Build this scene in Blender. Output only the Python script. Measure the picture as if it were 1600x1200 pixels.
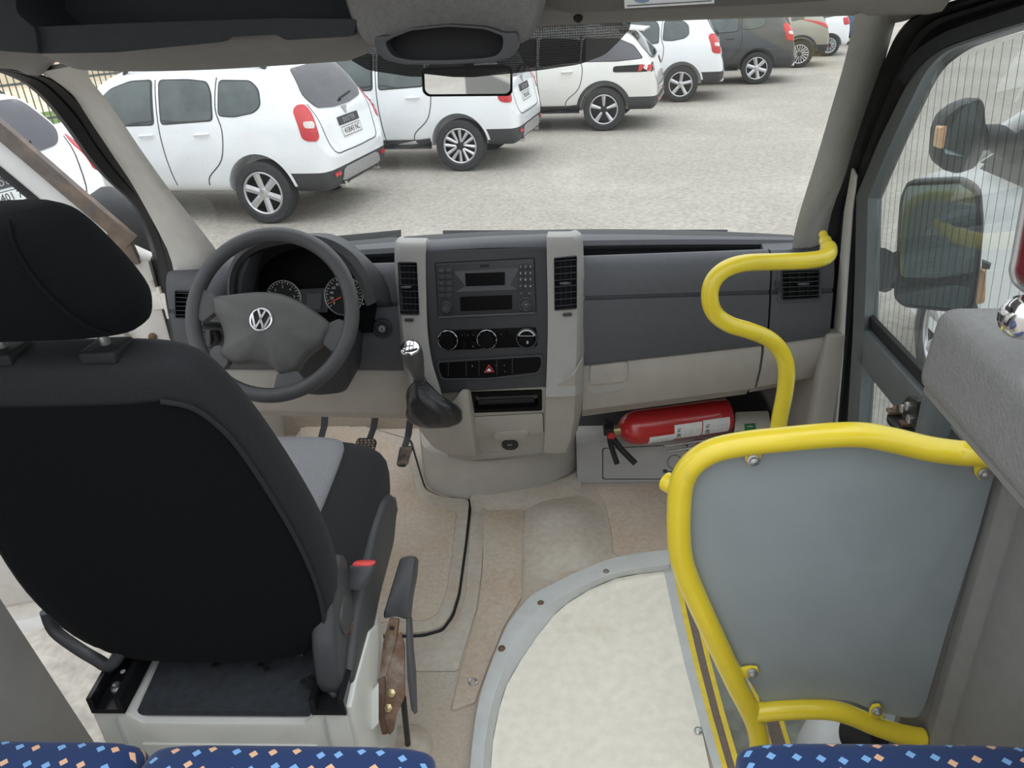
import bpy, bmesh, math, random
from mathutils import Vector, Matrix
from mathutils.bvhtree import BVHTree
random.seed(7)
for _o in list(bpy.data.objects):
    bpy.data.objects.remove(_o)
SC = bpy.context.scene
COL = SC.collection
R = math.radians

# ------------------------------------------------------------------ camera
FPX = 1200.0
CAM = Vector((0.195, 0.0, 1.40))          # above the cab floor (z = 0), van centre line at x = 0
PITCH, YAW, ROLL = R(27.0), R(4.7), R(3.5)
_f = Vector((-math.sin(YAW)*math.cos(PITCH), math.cos(YAW)*math.cos(PITCH), -math.sin(PITCH)))
_r0 = Vector((math.cos(YAW), math.sin(YAW), 0)); _u0 = _r0.cross(_f)
_r = _r0*math.cos(ROLL) - _u0*math.sin(ROLL)
_u = _r0*math.sin(ROLL) + _u0*math.cos(ROLL)
cam = bpy.data.objects.new('camera', bpy.data.cameras.new('camera'))
COL.objects.link(cam)
cam.matrix_world = Matrix(((_r.x, _u.x, -_f.x, CAM.x), (_r.y, _u.y, -_f.y, CAM.y), (_r.z, _u.z, -_f.z, CAM.z), (0, 0, 0, 1)))
cam.data.sensor_width = 36.0; cam.data.sensor_fit = 'HORIZONTAL'
cam.data.lens = FPX/1600*36.0
cam.data.clip_start = 0.02; cam.data.clip_end = 500
SC.camera = cam

# ------------------------------------------------------------------ overcast sky, exposure
w = bpy.data.worlds.new('overcast'); SC.world = w; w.use_nodes = True
nt = w.node_tree; nt.nodes.clear()
wo = nt.nodes.new('ShaderNodeOutputWorld'); bg = nt.nodes.new('ShaderNodeBackground')
bg.inputs[0].default_value = (0.92, 0.96, 1.0, 1)
# standard overcast sky: the zenith three times as bright as the horizon, the same all the way round
tcw = nt.nodes.new('ShaderNodeTexCoord'); sxw = nt.nodes.new('ShaderNodeSeparateXYZ'); nt.links.new(tcw.outputs['Generated'], sxw.inputs[0])
mrw = nt.nodes.new('ShaderNodeMapRange'); mrw.inputs[1].default_value = 0.0; mrw.inputs[2].default_value = 1.0; mrw.inputs[3].default_value = 0.47; mrw.inputs[4].default_value = 1.41
nt.links.new(sxw.outputs[2], mrw.inputs[0]); nt.links.new(mrw.outputs[0], bg.inputs[1]); nt.links.new(bg.outputs[0], wo.inputs[0])
vs = SC.view_settings
SC.display_settings.display_device = 'sRGB'
vs.view_transform = 'Standard'; vs.look = 'None'; vs.gamma = 1.0; vs.use_curve_mapping = False
vs.exposure = 0.90

# ------------------------------------------------------------------ a photograph point on a known plane of the van
def P(px, py, Y=None, z=None, x=None, pl=None):
    D = _r*((px-800)/FPX) - _u*((py-600)/FPX) + _f
    if Y is not None: t = (Y-CAM.y)/D.y
    elif z is not None: t = (z-CAM.z)/D.z
    elif x is not None: t = (x-CAM.x)/D.x
    else: t = (pl[0]-CAM).dot(pl[1])/D.dot(pl[1])
    return CAM + D*t
def plane(p, n): return (Vector(p), Vector(n).normalized())
def planeY(Y, tilt=0.0, z=0.0):           # faces the rear of the van; tilt leans the top forward
    return plane((0, Y, z), (0, -math.cos(tilt), math.sin(tilt)))

# ------------------------------------------------------------------ materials
MATS = {}
def mat(name, col, rough=0.5, metal=0.0, noise=0.0, nscale=40.0, bump=0.0, bscale=400.0, coat=0.0, col2=None, cscale=4.0, cth=(0.45, 0.65), spec=0.5, emit=None, sheen=0.0):
    m = bpy.data.materials.new(name); m.use_nodes = True
    n = m.node_tree; b = n.nodes['Principled BSDF']
    b.inputs['Base Color'].default_value = (*col, 1); b.inputs['Roughness'].default_value = rough
    b.inputs['Metallic'].default_value = metal; b.inputs['Coat Weight'].default_value = coat
    b.inputs['Specular IOR Level'].default_value = spec
    if sheen: b.inputs['Sheen Weight'].default_value = sheen
    if emit: b.inputs['Emission Color'].default_value = (*emit[:3], 1); b.inputs['Emission Strength'].default_value = emit[3]
    tc = n.nodes.new('ShaderNodeTexCoord')
    cur = None
    if col2 is not None:
        t = n.nodes.new('ShaderNodeTexNoise'); t.inputs['Scale'].default_value = cscale; t.inputs['Detail'].default_value = 8; t.inputs['Roughness'].default_value = 0.65
        n.links.new(tc.outputs['Object'], t.inputs['Vector'])
        mr = n.nodes.new('ShaderNodeMapRange'); mr.inputs[1].default_value = cth[0]; mr.inputs[2].default_value = cth[1]; mr.interpolation_type = 'SMOOTHSTEP'
        n.links.new(t.outputs['Fac'], mr.inputs[0])
        mx = n.nodes.new('ShaderNodeMix'); mx.data_type = 'RGBA'
        mx.inputs[6].default_value = (*col, 1); mx.inputs[7].default_value = (*col2, 1)
        n.links.new(mr.outputs[0], mx.inputs[0]); cur = mx.outputs[2]
    if noise:
        t = n.nodes.new('ShaderNodeTexNoise'); t.inputs['Scale'].default_value = nscale; t.inputs['Detail'].default_value = 6
        n.links.new(tc.outputs['Object'], t.inputs['Vector'])
        mr = n.nodes.new('ShaderNodeMapRange'); mr.inputs[1].default_value = .3; mr.inputs[2].default_value = .7; mr.inputs[3].default_value = 1-noise; mr.inputs[4].default_value = 1+noise
        n.links.new(t.outputs['Fac'], mr.inputs[0])
        mx = n.nodes.new('ShaderNodeMix'); mx.data_type = 'RGBA'; mx.blend_type = 'MULTIPLY'; mx.inputs[0].default_value = 1
        if cur: n.links.new(cur, mx.inputs[6])
        else: mx.inputs[6].default_value = (*col, 1)
        n.links.new(mr.outputs[0], mx.inputs[7]); cur = mx.outputs[2]
    if cur: n.links.new(cur, b.inputs['Base Color'])
    if bump:
        t = n.nodes.new('ShaderNodeTexNoise'); t.inputs['Scale'].default_value = bscale; t.inputs['Detail'].default_value = 3
        n.links.new(tc.outputs['Object'], t.inputs['Vector'])
        bp = n.nodes.new('ShaderNodeBump'); bp.inputs['Strength'].default_value = bump; bp.inputs['Distance'].default_value = 0.004
        n.links.new(t.outputs['Fac'], bp.inputs['Height']); n.links.new(bp.outputs[0], b.inputs['Normal'])
    MATS[name] = m
    return m
M = MATS
mat('dash_dark', (.070, .072, .082), .52, noise=.06, nscale=60, bump=.15, bscale=700)
mat('dash_black', (.028, .029, .033), .48, bump=.08, bscale=700)
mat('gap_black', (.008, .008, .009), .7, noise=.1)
mat('gloss_black', (.0035, .0035, .004), .35, noise=.05, spec=.08)
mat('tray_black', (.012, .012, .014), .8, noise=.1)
mat('grey_plastic', (.33, .32, .305), .55, noise=.04, nscale=20, bump=.2, bscale=600)
mat('light_plastic', (.37, .345, .31), .55, noise=.04, nscale=20, bump=.2, bscale=600)
mat('pillar_grey', (.54, .525, .49), .7, noise=.05, nscale=30, bump=.12, bscale=500)
mat('header_grey', (.27, .26, .245), .75, noise=.05, nscale=30, bump=.15, bscale=500)
mat('shelf_dark', (.022, .024, .028), .8, noise=.1, bump=.2, bscale=300)
mat('console_cloth', (.17, .165, .155), .85, noise=.12, nscale=220, bump=.25, bscale=800)
mat('wheel_rubber', (.060, .061, .064), .5, noise=.08, nscale=50, bump=.1, bscale=900)
mat('wheel_pad', (.085, .083, .080), .5, noise=.08, nscale=30, bump=.15, bscale=900)
mat('chrome', (.85, .85, .87), .12, 1.0, noise=.02)
mat('steel', (.55, .55, .55), .35, .9, noise=.1)
mat('silver_plastic', (.5, .5, .5), .3, .6, noise=.04)
mat('print_white', (.75, .75, .75), .6, noise=.02)
mat('print_dim', (.22, .22, .22), .6, noise=.02)
mat('print_dark', (.03, .03, .03), .6, noise=.02)
mat('print_red', (.45, .03, .03), .5, noise=.02)
mat('needle_red', (.75, .10, .05), .5, noise=.02)
mat('seat_black', (.002, .0025, .0033), .95, noise=.25, nscale=300, bump=.2, bscale=900, spec=.2, sheen=.01)
mat('seat_grey', (.017, .018, .020), .9, noise=.15, nscale=300, bump=.25, bscale=900, spec=.3, sheen=.04)
mat('seat_light', (.24, .24, .25), .95, noise=.1, nscale=300, bump=.25, bscale=900)
mat('seat_plastic', (.050, .052, .056), .5, noise=.08, bump=.15, bscale=700)
mat('white_paint', (.72, .73, .68), .35, noise=.05, nscale=12, coat=.3, col2=(.55, .54, .47), cscale=6, cth=(.55, .8))
mat('base_mat', (.030, .034, .040), .92, noise=.25, nscale=60, bump=.3, bscale=500)
mat('rail_black', (.012, .012, .014), .28, noise=.1, metal=.2)
mat('rust', (.17, .095, .060), .6, .35, noise=.35, nscale=25, col2=(.30, .26, .22), cscale=14, cth=(.45, .7))
mat('bolt_brass', (.55, .45, .25), .35, .8, noise=.1)
mat('floor_vinyl', (.47, .42, .36), .55, noise=.10, nscale=120, bump=.2, bscale=350, col2=(.45, .365, .285), cscale=3.2, cth=(.40, .66))
mat('floor_mat', (.50, .425, .345), .58, noise=.12, nscale=90, bump=.2, bscale=350, col2=(.47, .37, .28), cscale=5, cth=(.38, .68))
mat('floor_edge', (.47, .42, .355), .36, noise=.10, nscale=60, bump=.12, bscale=300, col2=(.46, .36, .27), cscale=6, cth=(.46, .72))
mat('step_cream', (.88, .83, .72), .45, noise=.06, nscale=40, bump=.12, bscale=30, col2=(.70, .60, .44), cscale=4.0, cth=(.56, .80))
mat('step_trim', (.55, .56, .55), .42, noise=.06, nscale=20, bump=.1, bscale=300)
mat('step_grey', (.36, .37, .33), .6, noise=.12, nscale=30, col2=(.26, .24, .20), cscale=5)
mat('grip_brown', (.20, .155, .13), .85, noise=.2, nscale=300, bump=.4, bscale=900)
mat('nosing_yellow', (.80, .60, .06), .5, noise=.08, nscale=40)
mat('yellow_paint', (.80, .62, .035), .30, noise=.05, nscale=14, coat=.4, col2=(.66, .50, .05), cscale=12, cth=(.6, .8))
mat('guard_panel', (.27, .305, .315), .42, noise=.04, nscale=8, col2=(.24, .275, .28), cscale=2.5)
mat('door_alu', (.16, .175, .18), .42, .25, noise=.06, nscale=30)
mat('seal_rubber', (.016, .016, .017), .55, noise=.15, bump=.1, bscale=200)
mat('white_strip', (.62, .61, .57), .45, noise=.06, nscale=15, col2=(.45, .42, .36), cscale=9, cth=(.55, .8))
mat('door_white', (.80, .80, .79), .35, noise=.03, nscale=20, coat=.4)
mat('door_jamb', (.78, .75, .69), .4, noise=.06, nscale=20, col2=(.45, .26, .12), cscale=11, cth=(.55, .72))
mat('door_seal', (.16, .135, .12), .7, noise=.2, nscale=30, col2=(.24, .17, .12), cscale=8)
mat('door_panel', (.55, .52, .48), .6, noise=.05, bump=.1)
mat('extinguisher_red', (.48, .022, .025), .28, noise=.06, nscale=10, coat=.5)
mat('label_paper', (.78, .78, .77), .6, noise=.04, nscale=60)
mat('box_white', (.78, .76, .66), .5, noise=.04)
mat('cross_green', (.05, .32, .10), .5, noise=.03)
mat('jug_white', (.70, .71, .72), .35, noise=.04, nscale=12)
mat('dark_red', (.16, .018, .022), .22, noise=.08, coat=.5)
mat('pad_grey', (.20, .20, .195), .6, noise=.06, nscale=90, bump=.35, bscale=260)
mat('cladding', (.23, .225, .215), .6, noise=.05, nscale=40, bump=.2, bscale=500)
mat('buckle_red', (.75, .07, .06), .4, noise=.03)
mat('rubber_tread', (.10, .10, .10), .7, noise=.2, nscale=80, col2=(.34, .25, .17), cscale=30, cth=(.4, .6))
mat('leather', (.018, .018, .020), .36, noise=.2, nscale=30, bump=.25, bscale=120)
mat('asphalt', (.34, .31, .268), .9, noise=.20, nscale=22, bump=.5, bscale=40, col2=(.41, .38, .335), cscale=.35, cth=(.40, .68))
mat('tyre', (.035, .035, .037), .75, noise=.2, nscale=30, bump=.2, bscale=60)
mat('car_under', (.010, .010, .011), .8, noise=.1)
mat('clad_dark', (.045, .047, .050), .6, noise=.1, nscale=30)
mat('car_glass', (.055, .075, .075), .06, noise=.3, nscale=5, spec=.9)
mat('car_glass_dark', (.055, .055, .068), .07, noise=.2, nscale=4, spec=.8)
mat('lamp_red', (.55, .015, .02), .15, noise=.15, nscale=30, coat=.6)
mat('lamp_clear', (.65, .60, .58), .15, noise=.1, coat=.5)
mat('lamp_amber', (.75, .45, .25), .2, noise=.1, coat=.5)
mat('alloy', (.62, .62, .64), .28, .75, noise=.05)
mat('alloy_dark', (.030, .030, .033), .35, .3, noise=.1)
mat('skid_grey', (.42, .42, .42), .4, .4, noise=.08)
mat('paint_white', (.86, .88, .90), .22, noise=.015, nscale=3, coat=.7)
mat('paint_pearl', (.78, .77, .73), .22, noise=.015, nscale=3, coat=.7)
mat('paint_dark', (.050, .052, .056), .22, noise=.03, nscale=3, coat=.8)
mat('paint_bronze', (.33, .31, .26), .25, .3, noise=.03, nscale=3, coat=.8)
mat('paint_blue', (.07, .12, .20), .25, .3, noise=.03, nscale=3, coat=.8)
mat('mirror_glass', (.80, .82, .82), .02, 1.0, noise=.02, nscale=2)
mat('mirror_glass_wing', (.34, .40, .41), .04, 1.0, noise=.05, nscale=2)
mat('fence_steel', (.16, .16, .155), .6, .3, noise=.1)
mat('grass', (.10, .17, .04), .95, noise=.4, nscale=8, bump=.6, bscale=30, col2=(.20, .26, .07), cscale=1.2)
mat('sand', (.62, .54, .40), .95, noise=.15, nscale=3, col2=(.50, .42, .30), cscale=.4)
mat('wall_cream', (.70, .62, .46), .9, noise=.06, nscale=2)
mat('leaf', (.06, .12, .03), .9, noise=.4, nscale=6, bump=.6, bscale=12)
mat('bark', (.12, .09, .06), .9, noise=.3, nscale=20, bump=.5, bscale=40)

def glass_mat(name, tint, gloss, haze, dust=0.0):
    m = bpy.data.materials.new(name); m.use_nodes = True; n = m.node_tree; n.nodes.clear()
    o = n.nodes.new('ShaderNodeOutputMaterial'); t = n.nodes.new('ShaderNodeBsdfTransparent'); g = n.nodes.new('ShaderNodeBsdfGlossy'); d = n.nodes.new('ShaderNodeBsdfDiffuse')
    t.inputs[0].default_value = (*tint, 1); g.inputs['Roughness'].default_value = .02; d.inputs[0].default_value = (.8, .8, .8, 1)
    fr = n.nodes.new('ShaderNodeFresnel'); fr.inputs[0].default_value = 1.45
    ml = n.nodes.new('ShaderNodeMath'); ml.operation = 'MULTIPLY'; ml.inputs[1].default_value = gloss
    n.links.new(fr.outputs[0], ml.inputs[0])
    m1 = n.nodes.new('ShaderNodeMixShader'); n.links.new(ml.outputs[0], m1.inputs[0]); n.links.new(t.outputs[0], m1.inputs[1]); n.links.new(g.outputs[0], m1.inputs[2])
    tc = n.nodes.new('ShaderNodeTexCoord')
    nz = n.nodes.new('ShaderNodeTexNoise'); nz.inputs['Scale'].default_value = 3.0; nz.inputs['Detail'].default_value = 5
    n.links.new(tc.outputs['Object'], nz.inputs['Vector'])
    mr = n.nodes.new('ShaderNodeMapRange'); mr.inputs[1].default_value = .3; mr.inputs[2].default_value = .75; mr.inputs[3].default_value = haze*.5; mr.inputs[4].default_value = haze*1.6
    n.links.new(nz.outputs[0], mr.inputs[0]); hz = mr.outputs[0]
    if dust:
        sp = n.nodes.new('ShaderNodeTexNoise'); sp.inputs['Scale'].default_value = 170.0; sp.inputs['Detail'].default_value = 1
        n.links.new(tc.outputs['Object'], sp.inputs['Vector'])
        m3 = n.nodes.new('ShaderNodeMapRange'); m3.inputs[1].default_value = .66; m3.inputs[2].default_value = .74; m3.inputs[4].default_value = dust
        n.links.new(sp.outputs[0], m3.inputs[0])
        ad = n.nodes.new('ShaderNodeMath'); ad.operation = 'ADD'; n.links.new(hz, ad.inputs[0]); n.links.new(m3.outputs[0], ad.inputs[1]); hz = ad.outputs[0]
    m2 = n.nodes.new('ShaderNodeMixShader'); n.links.new(hz, m2.inputs[0]); n.links.new(m1.outputs[0], m2.inputs[1]); n.links.new(d.outputs[0], m2.inputs[2])
    n.links.new(m2.outputs[0], o.inputs[0]); M[name] = m
glass_mat('windscreen_glass', (.96, .98, .97), .06, .045, .06)
glass_mat('door_glass', (.92, .95, .94), .30, .045, .03)
glass_mat('side_glass', (.93, .96, .96), .5, .012)

def frit_mat():                            # printed black dots on the screen, clear between them
    m = bpy.data.materials.new('frit_dots'); m.use_nodes = True; n = m.node_tree; b = n.nodes['Principled BSDF']
    b.inputs['Base Color'].default_value = (.012, .012, .014, 1); b.inputs['Roughness'].default_value = .6
    tc = n.nodes.new('ShaderNodeTexCoord'); v = n.nodes.new('ShaderNodeTexVoronoi'); v.inputs['Scale'].default_value = 210; v.inputs['Randomness'].default_value = 0.1
    n.links.new(tc.outputs['Object'], v.inputs['Vector'])
    mr = n.nodes.new('ShaderNodeMapRange'); mr.inputs[1].default_value = .50; mr.inputs[2].default_value = .56; mr.inputs[3].default_value = .97; mr.inputs[4].default_value = .90
    n.links.new(v.outputs['Distance'], mr.inputs[0]); n.links.new(mr.outputs[0], b.inputs['Alpha']); M['frit_dots'] = m
frit_mat()

def moquette():                            # blue seat cloth with scattered small orange and pale blue diamonds
    m = bpy.data.materials.new('moquette'); m.use_nodes = True; n = m.node_tree; b = n.nodes['Principled BSDF']
    b.inputs['Roughness'].default_value = .95; b.inputs['Sheen Weight'].default_value = .2
    tc = n.nodes.new('ShaderNodeTexCoord'); v = n.nodes.new('ShaderNodeTexVoronoi'); v.voronoi_dimensions = '2D'; v.inputs['Scale'].default_value = 34; v.inputs['Randomness'].default_value = .5; v.distance = 'MANHATTAN'
    sp = n.nodes.new('ShaderNodeSeparateXYZ'); n.links.new(tc.outputs['Object'], sp.inputs[0]); sb = n.nodes.new('ShaderNodeMath'); sb.operation = 'SUBTRACT'; n.links.new(sp.outputs[1], sb.inputs[0]); n.links.new(sp.outputs[2], sb.inputs[1])
    cb = n.nodes.new('ShaderNodeCombineXYZ'); n.links.new(sp.outputs[0], cb.inputs[0]); n.links.new(sb.outputs[0], cb.inputs[1]); n.links.new(cb.outputs[0], v.inputs['Vector'])
    lt = n.nodes.new('ShaderNodeMath'); lt.operation = 'LESS_THAN'; lt.inputs[1].default_value = .235; n.links.new(v.outputs['Distance'], lt.inputs[0])
    sx = n.nodes.new('ShaderNodeSeparateColor'); n.links.new(v.outputs['Color'], sx.inputs[0])
    gt = n.nodes.new('ShaderNodeMath'); gt.operation = 'GREATER_THAN'; gt.inputs[1].default_value = .5; n.links.new(sx.outputs[0], gt.inputs[0])
    c = n.nodes.new('ShaderNodeMix'); c.data_type = 'RGBA'; c.inputs[6].default_value = (.85, .50, .30, 1); c.inputs[7].default_value = (.22, .45, .80, 1); n.links.new(gt.outputs[0], c.inputs[0])
    k = n.nodes.new('ShaderNodeMix'); k.data_type = 'RGBA'; k.inputs[6].default_value = (.007, .032, .125, 1); n.links.new(lt.outputs[0], k.inputs[0]); n.links.new(c.outputs[2], k.inputs[7])
    n.links.new(k.outputs[2], b.inputs['Base Color']); M['moquette'] = m
moquette()

# ------------------------------------------------------------------ mesh helpers
def newbm(): return bmesh.new()
def finish(name, bm, material, parent=None, smooth=35, local=False, bevel=0, bseg=2):
    if bevel:
        bmesh.ops.recalc_face_normals(bm, faces=bm.faces); bm.normal_update()
        es = [e for e in bm.edges if len(e.link_faces) == 2 and e.calc_face_angle(0) > R(30)]
        try: bmesh.ops.bevel(bm, geom=es, offset=bevel, segments=bseg, profile=.6, affect='EDGES', clamp_overlap=True)
        except Exception as ex: print('BEVEL', name, ex)
    bmesh.ops.recalc_face_normals(bm, faces=bm.faces)
    me = bpy.data.meshes.new(name); bm.to_mesh(me); bm.free()
    if smooth:
        me.shade_smooth(); me.set_sharp_from_angle(angle=R(smooth))
    return link(name, me, material, parent, local)
def link(name, me, material, parent=None, local=False):
    o = bpy.data.objects.new(name, me); COL.objects.link(o)
    if material is not None:
        me.materials.clear(); me.materials.append(M[material] if isinstance(material, str) else material)
    if parent is not None:
        o.parent = parent
        if not local and parent.type == 'EMPTY': o.matrix_parent_inverse = Matrix.Translation(-parent.location)
    return o
def tag(o, label, cat, group=None):
    o['label'] = label; o['category'] = cat
    if group: o['group'] = group
    return o
def thing(name, label, cat, loc=(0, 0, 0), group=None, rotz=0):
    o = bpy.data.objects.new(name, None); o.empty_display_size = .05; COL.objects.link(o)
    o.location = loc; o.rotation_euler = (0, 0, rotz)
    return tag(o, label, cat, group)
def struct(o, label=None):
    o['kind'] = 'structure'
    if label: o['label'] = label
    return o
def stuff(o): o['kind'] = 'stuff'; return o
def sempty(name, label, loc=(0, 0, 0)):
    o = bpy.data.objects.new(name, None); o.empty_display_size = .05; COL.objects.link(o); o.location = loc
    return struct(o, label)

def box(bm, c, s, rot=None):
    g = bmesh.ops.create_cube(bm, size=1.0)
    T = Matrix.Translation(Vector(c)) @ (rot.to_4x4() if rot is not None else Matrix.Identity(4)) @ Matrix.Diagonal((*s, 1))
    bmesh.ops.transform(bm, matrix=T, verts=g['verts'])
    return g['verts']
def prism(bm, pts, vec):
    vec = Vector(vec); n = len(pts)
    a = [bm.verts.new(p) for p in pts]; b = [bm.verts.new(Vector(p)+vec) for p in pts]
    bm.faces.new(a); bm.faces.new(b[::-1])
    for i in range(n): bm.faces.new((a[i], b[i], b[(i+1) % n], a[(i+1) % n]))
    return a, b
def loft(bm, rings, closed=True, caps=True, wrap=False):
    vs_ = [[bm.verts.new(p) for p in r] for r in rings]; n = len(rings[0])
    rr = range(len(rings)) if wrap else range(len(rings)-1)
    for i in rr:
        A, B = vs_[i], vs_[(i+1) % len(rings)]
        for j in range(n if closed else n-1):
            k = (j+1) % n
            try: bm.faces.new((A[j], A[k], B[k], B[j]))
            except ValueError: pass
    if caps and closed and not wrap:
        bm.faces.new(vs_[0]); bm.faces.new(vs_[-1][::-1])
    return vs_
def frame(axis):
    a = Vector(axis).normalized(); h = Vector((0, 0, 1)) if abs(a.z) < .9 else Vector((1, 0, 0))
    u = a.cross(h).normalized(); return a, u, a.cross(u)
def tube(bm, pts, r, seg=12, wrap=False, caps=True):
    pts = [Vector(p) for p in pts]; n = len(pts); rings = []; u = None
    for i, p in enumerate(pts):
        if wrap: t = pts[(i+1) % n]-pts[i-1]
        else: t = pts[min(i+1, n-1)]-pts[max(i-1, 0)]
        t.normalize()
        if u is None: _, u, _ = frame(t)
        u = (u - t*u.dot(t)).normalized(); v = t.cross(u)
        rr = r[i] if isinstance(r, (list, tuple)) else r
        rings.append([p + (u*math.cos(k*2*math.pi/seg)+v*math.sin(k*2*math.pi/seg))*rr for k in range(seg)])
    loft(bm, rings, True, caps, wrap)
def lathe(bm, prof, org, axis, seg=24, caps=True):
    a, u, v = frame(axis); org = Vector(org)
    loft(bm, [[org + a*h + (u*math.cos(k*2*math.pi/seg)+v*math.sin(k*2*math.pi/seg))*max(r, 1e-5) for k in range(seg)] for r, h in prof], True, caps)
def disc(bm, c, axis, r, t, seg=20): lathe(bm, [(r, 0), (r, t)], c, axis, seg)
def cat(pts, n=6, closed=False):
    pts = [Vector(p) for p in pts]; out = []; N = len(pts)
    for i in range(N if closed else N-1):
        if closed: a, b, c, d = pts[i-1], pts[i], pts[(i+1) % N], pts[(i+2) % N]
        else: a, b, c, d = pts[max(i-1, 0)], pts[i], pts[i+1], pts[min(i+2, N-1)]
        for k in range(n):
            t = k/n
            out.append(.5*((2*b)+(c-a)*t+(2*a-5*b+4*c-d)*t*t+(3*b-a-3*c+d)*t**3))
    if not closed: out.append(pts[-1])
    return out
def rnd(pts, r, seg=4):                    # round the corners of a 2D polygon
    out = []; n = len(pts)
    for i in range(n):
        p0, p, p1 = Vector(pts[i-1]), Vector(pts[i]), Vector(pts[(i+1) % n])
        rr = r[i] if isinstance(r, (list, tuple)) else r
        a = (p0-p); b = (p1-p); l = min(rr, a.length*.45, b.length*.45)
        if l < 1e-6: out.append((p.x, p.y)); continue
        A = p+a.normalized()*l; B = p+b.normalized()*l
        for k in range(seg+1):
            t = k/seg; q = A*(1-t)**2+p*2*t*(1-t)+B*t*t; out.append((q.x, q.y))
    return out
def rect(x0, y0, x1, y1, r=0, seg=4, slant=0.0):
    pts = [(x0, y0-slant*0), (x1, y0+slant*(x1-x0)), (x1, y1+slant*(x1-x0)), (x0, y1)]
    return rnd(pts, r, seg) if r else pts
def circ(cx, cy, r, n=20, ry=None, a0=0, a1=360):
    full = abs(a1-a0) >= 360
    return [(cx+r*math.cos(R(a0+(a1-a0)*k/(n if full else n-1))), cy+(ry or r)*math.sin(R(a0+(a1-a0)*k/(n if full else n-1)))) for k in range(n)]
def face(pts, pl, off=0.0):
    return [P(x, y, pl=pl)+pl[1]*off for x, y in pts]
def panel(name, pts, pl, depth, material, parent=None, off=0.0, bev=0.0, bseg=2, local=False):
    bm = newbm(); prism(bm, face(pts, pl, off), -pl[1]*depth)
    return finish(name, bm, material, parent, 30, local, bev, bseg)
def ringpanel(name, outer, inner, pl, depth, material, parent=None, off=0.0, bev=0.0):
    bm = newbm(); A = face(outer, pl, off); B = face(inner, pl, off); d = -pl[1]*depth
    loft(bm, [A, B, [b+d for b in B], [a+d for a in A]], True, False, True)
    return finish(name, bm, material, parent, 30, False, bev)
def superell(c, ux, uy, a, b, n=24, e=2.6):
    out = []
    for k in range(n):
        t = 2*math.pi*k/n; co, si = math.cos(t), math.sin(t)
        out.append(Vector(c)+ux*(a*math.copysign(abs(co)**(2/e), co))+uy*(b*math.copysign(abs(si)**(2/e), si)))
    return out
_tc = {}
def text_mesh(body, size=1.0, ext=0.0, spacing=1.0):
    key = (body, size, ext, spacing)
    if key in _tc: return _tc[key].copy()
    cu = bpy.data.curves.new('lettering', 'FONT'); cu.body = body; cu.size = size; cu.extrude = ext; cu.align_x = 'CENTER'; cu.align_y = 'CENTER'; cu.resolution_u = 2; cu.space_character = spacing
    o = bpy.data.objects.new('lettering', cu); COL.objects.link(o)
    dg = bpy.context.evaluated_depsgraph_get(); me = bpy.data.meshes.new_from_object(o.evaluated_get(dg))
    bpy.data.objects.remove(o); bpy.data.curves.remove(cu); _tc[key] = me
    return me.copy()
def text_on(name, body, px, py, h, pl, material, parent, off=.0015, rot=0.0, spacing=1.0, bold=0.0):
    """flat lettering of height h (m) lying on a plane, baseline along the plane's horizontal, turned by rot"""
    me = text_mesh(body, h*1.4, .0004, spacing); n = pl[1]
    right = Vector((0, 0, 1)).cross(n).normalized()
    right = Matrix.Rotation(rot, 3, n) @ right; up = n.cross(right)
    p = P(px, py, pl=pl)+n*off
    me.transform(Matrix(((right.x, up.x, n.x, p.x), (right.y, up.y, n.y, p.y), (right.z, up.z, n.z, p.z), (0, 0, 0, 1))))
    return link(name, me, material, parent)
def cut(o, bmc):
    """carve the solid held in bmc out of object o"""
    bmesh.ops.recalc_face_normals(bmc, faces=bmc.faces)
    m2 = bpy.data.meshes.new('cutter'); bmc.to_mesh(m2); bmc.free()
    c = bpy.data.objects.new('cutter', m2); COL.objects.link(c)
    t = bpy.data.objects.new('cut_target', o.data); COL.objects.link(t)
    md = t.modifiers.new('b', 'BOOLEAN'); md.object = c; md.operation = 'DIFFERENCE'; md.solver = 'EXACT'
    dg = bpy.context.evaluated_depsgraph_get(); dg.update()
    me = bpy.data.meshes.new_from_object(t.evaluated_get(dg)); nm = o.data.name
    bpy.data.objects.remove(c); bpy.data.objects.remove(t)
    old = o.data; o.data = me; bpy.data.meshes.remove(old); me.name = nm
    me.shade_smooth(); me.set_sharp_from_angle(angle=R(35))
def cut_px(o, pts, pl, depth, front=.03):
    b = newbm(); prism(b, face(pts, pl, front), -pl[1]*(depth+front)); cut(o, b)
def copy_tree(o, parent=None):
    c = o.copy(); COL.objects.link(c)
    if parent is not None: c.parent = parent; c.matrix_parent_inverse = o.matrix_parent_inverse.copy()
    for ch in list(o.children): copy_tree(ch, c)
    return c
# ================================================================== OUTSIDE GROUND
GZ = -0.80
bm = newbm(); prism(bm, [(-70, -25, GZ), (70, -25, GZ), (70, 90, GZ), (-70, 90, GZ)], (0, 0, -.3))
struct(finish('ground', bm, 'asphalt', None, 0), 'worn grey asphalt of the car park outside the van')

# ================================================================== THE CAB: windscreen
WS = plane((0, 2.2, .757), (0, -.703, -.711))
def ws_pt(u, v):                           # u across -1..1, v from base to top
    hw = .83-.125*v; x = u*hw
    return Vector((x, 2.2-.6*v-.11*u*u, .757+.60*v-.012*u*u))
ws = sempty('window_1', 'raked windscreen with dusty glass above the dashboard', (0, 2.2, .757))
bm = newbm(); N = 16
g = [[bm.verts.new(ws_pt(-1+2*i/N, j/6)) for i in range(N+1)] for j in range(7)]
for j in range(6):
    for i in range(N): bm.faces.new((g[j][i], g[j][i+1], g[j+1][i+1], g[j+1][i]))
pane = finish('pane', bm, 'windscreen_glass', ws)
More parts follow.
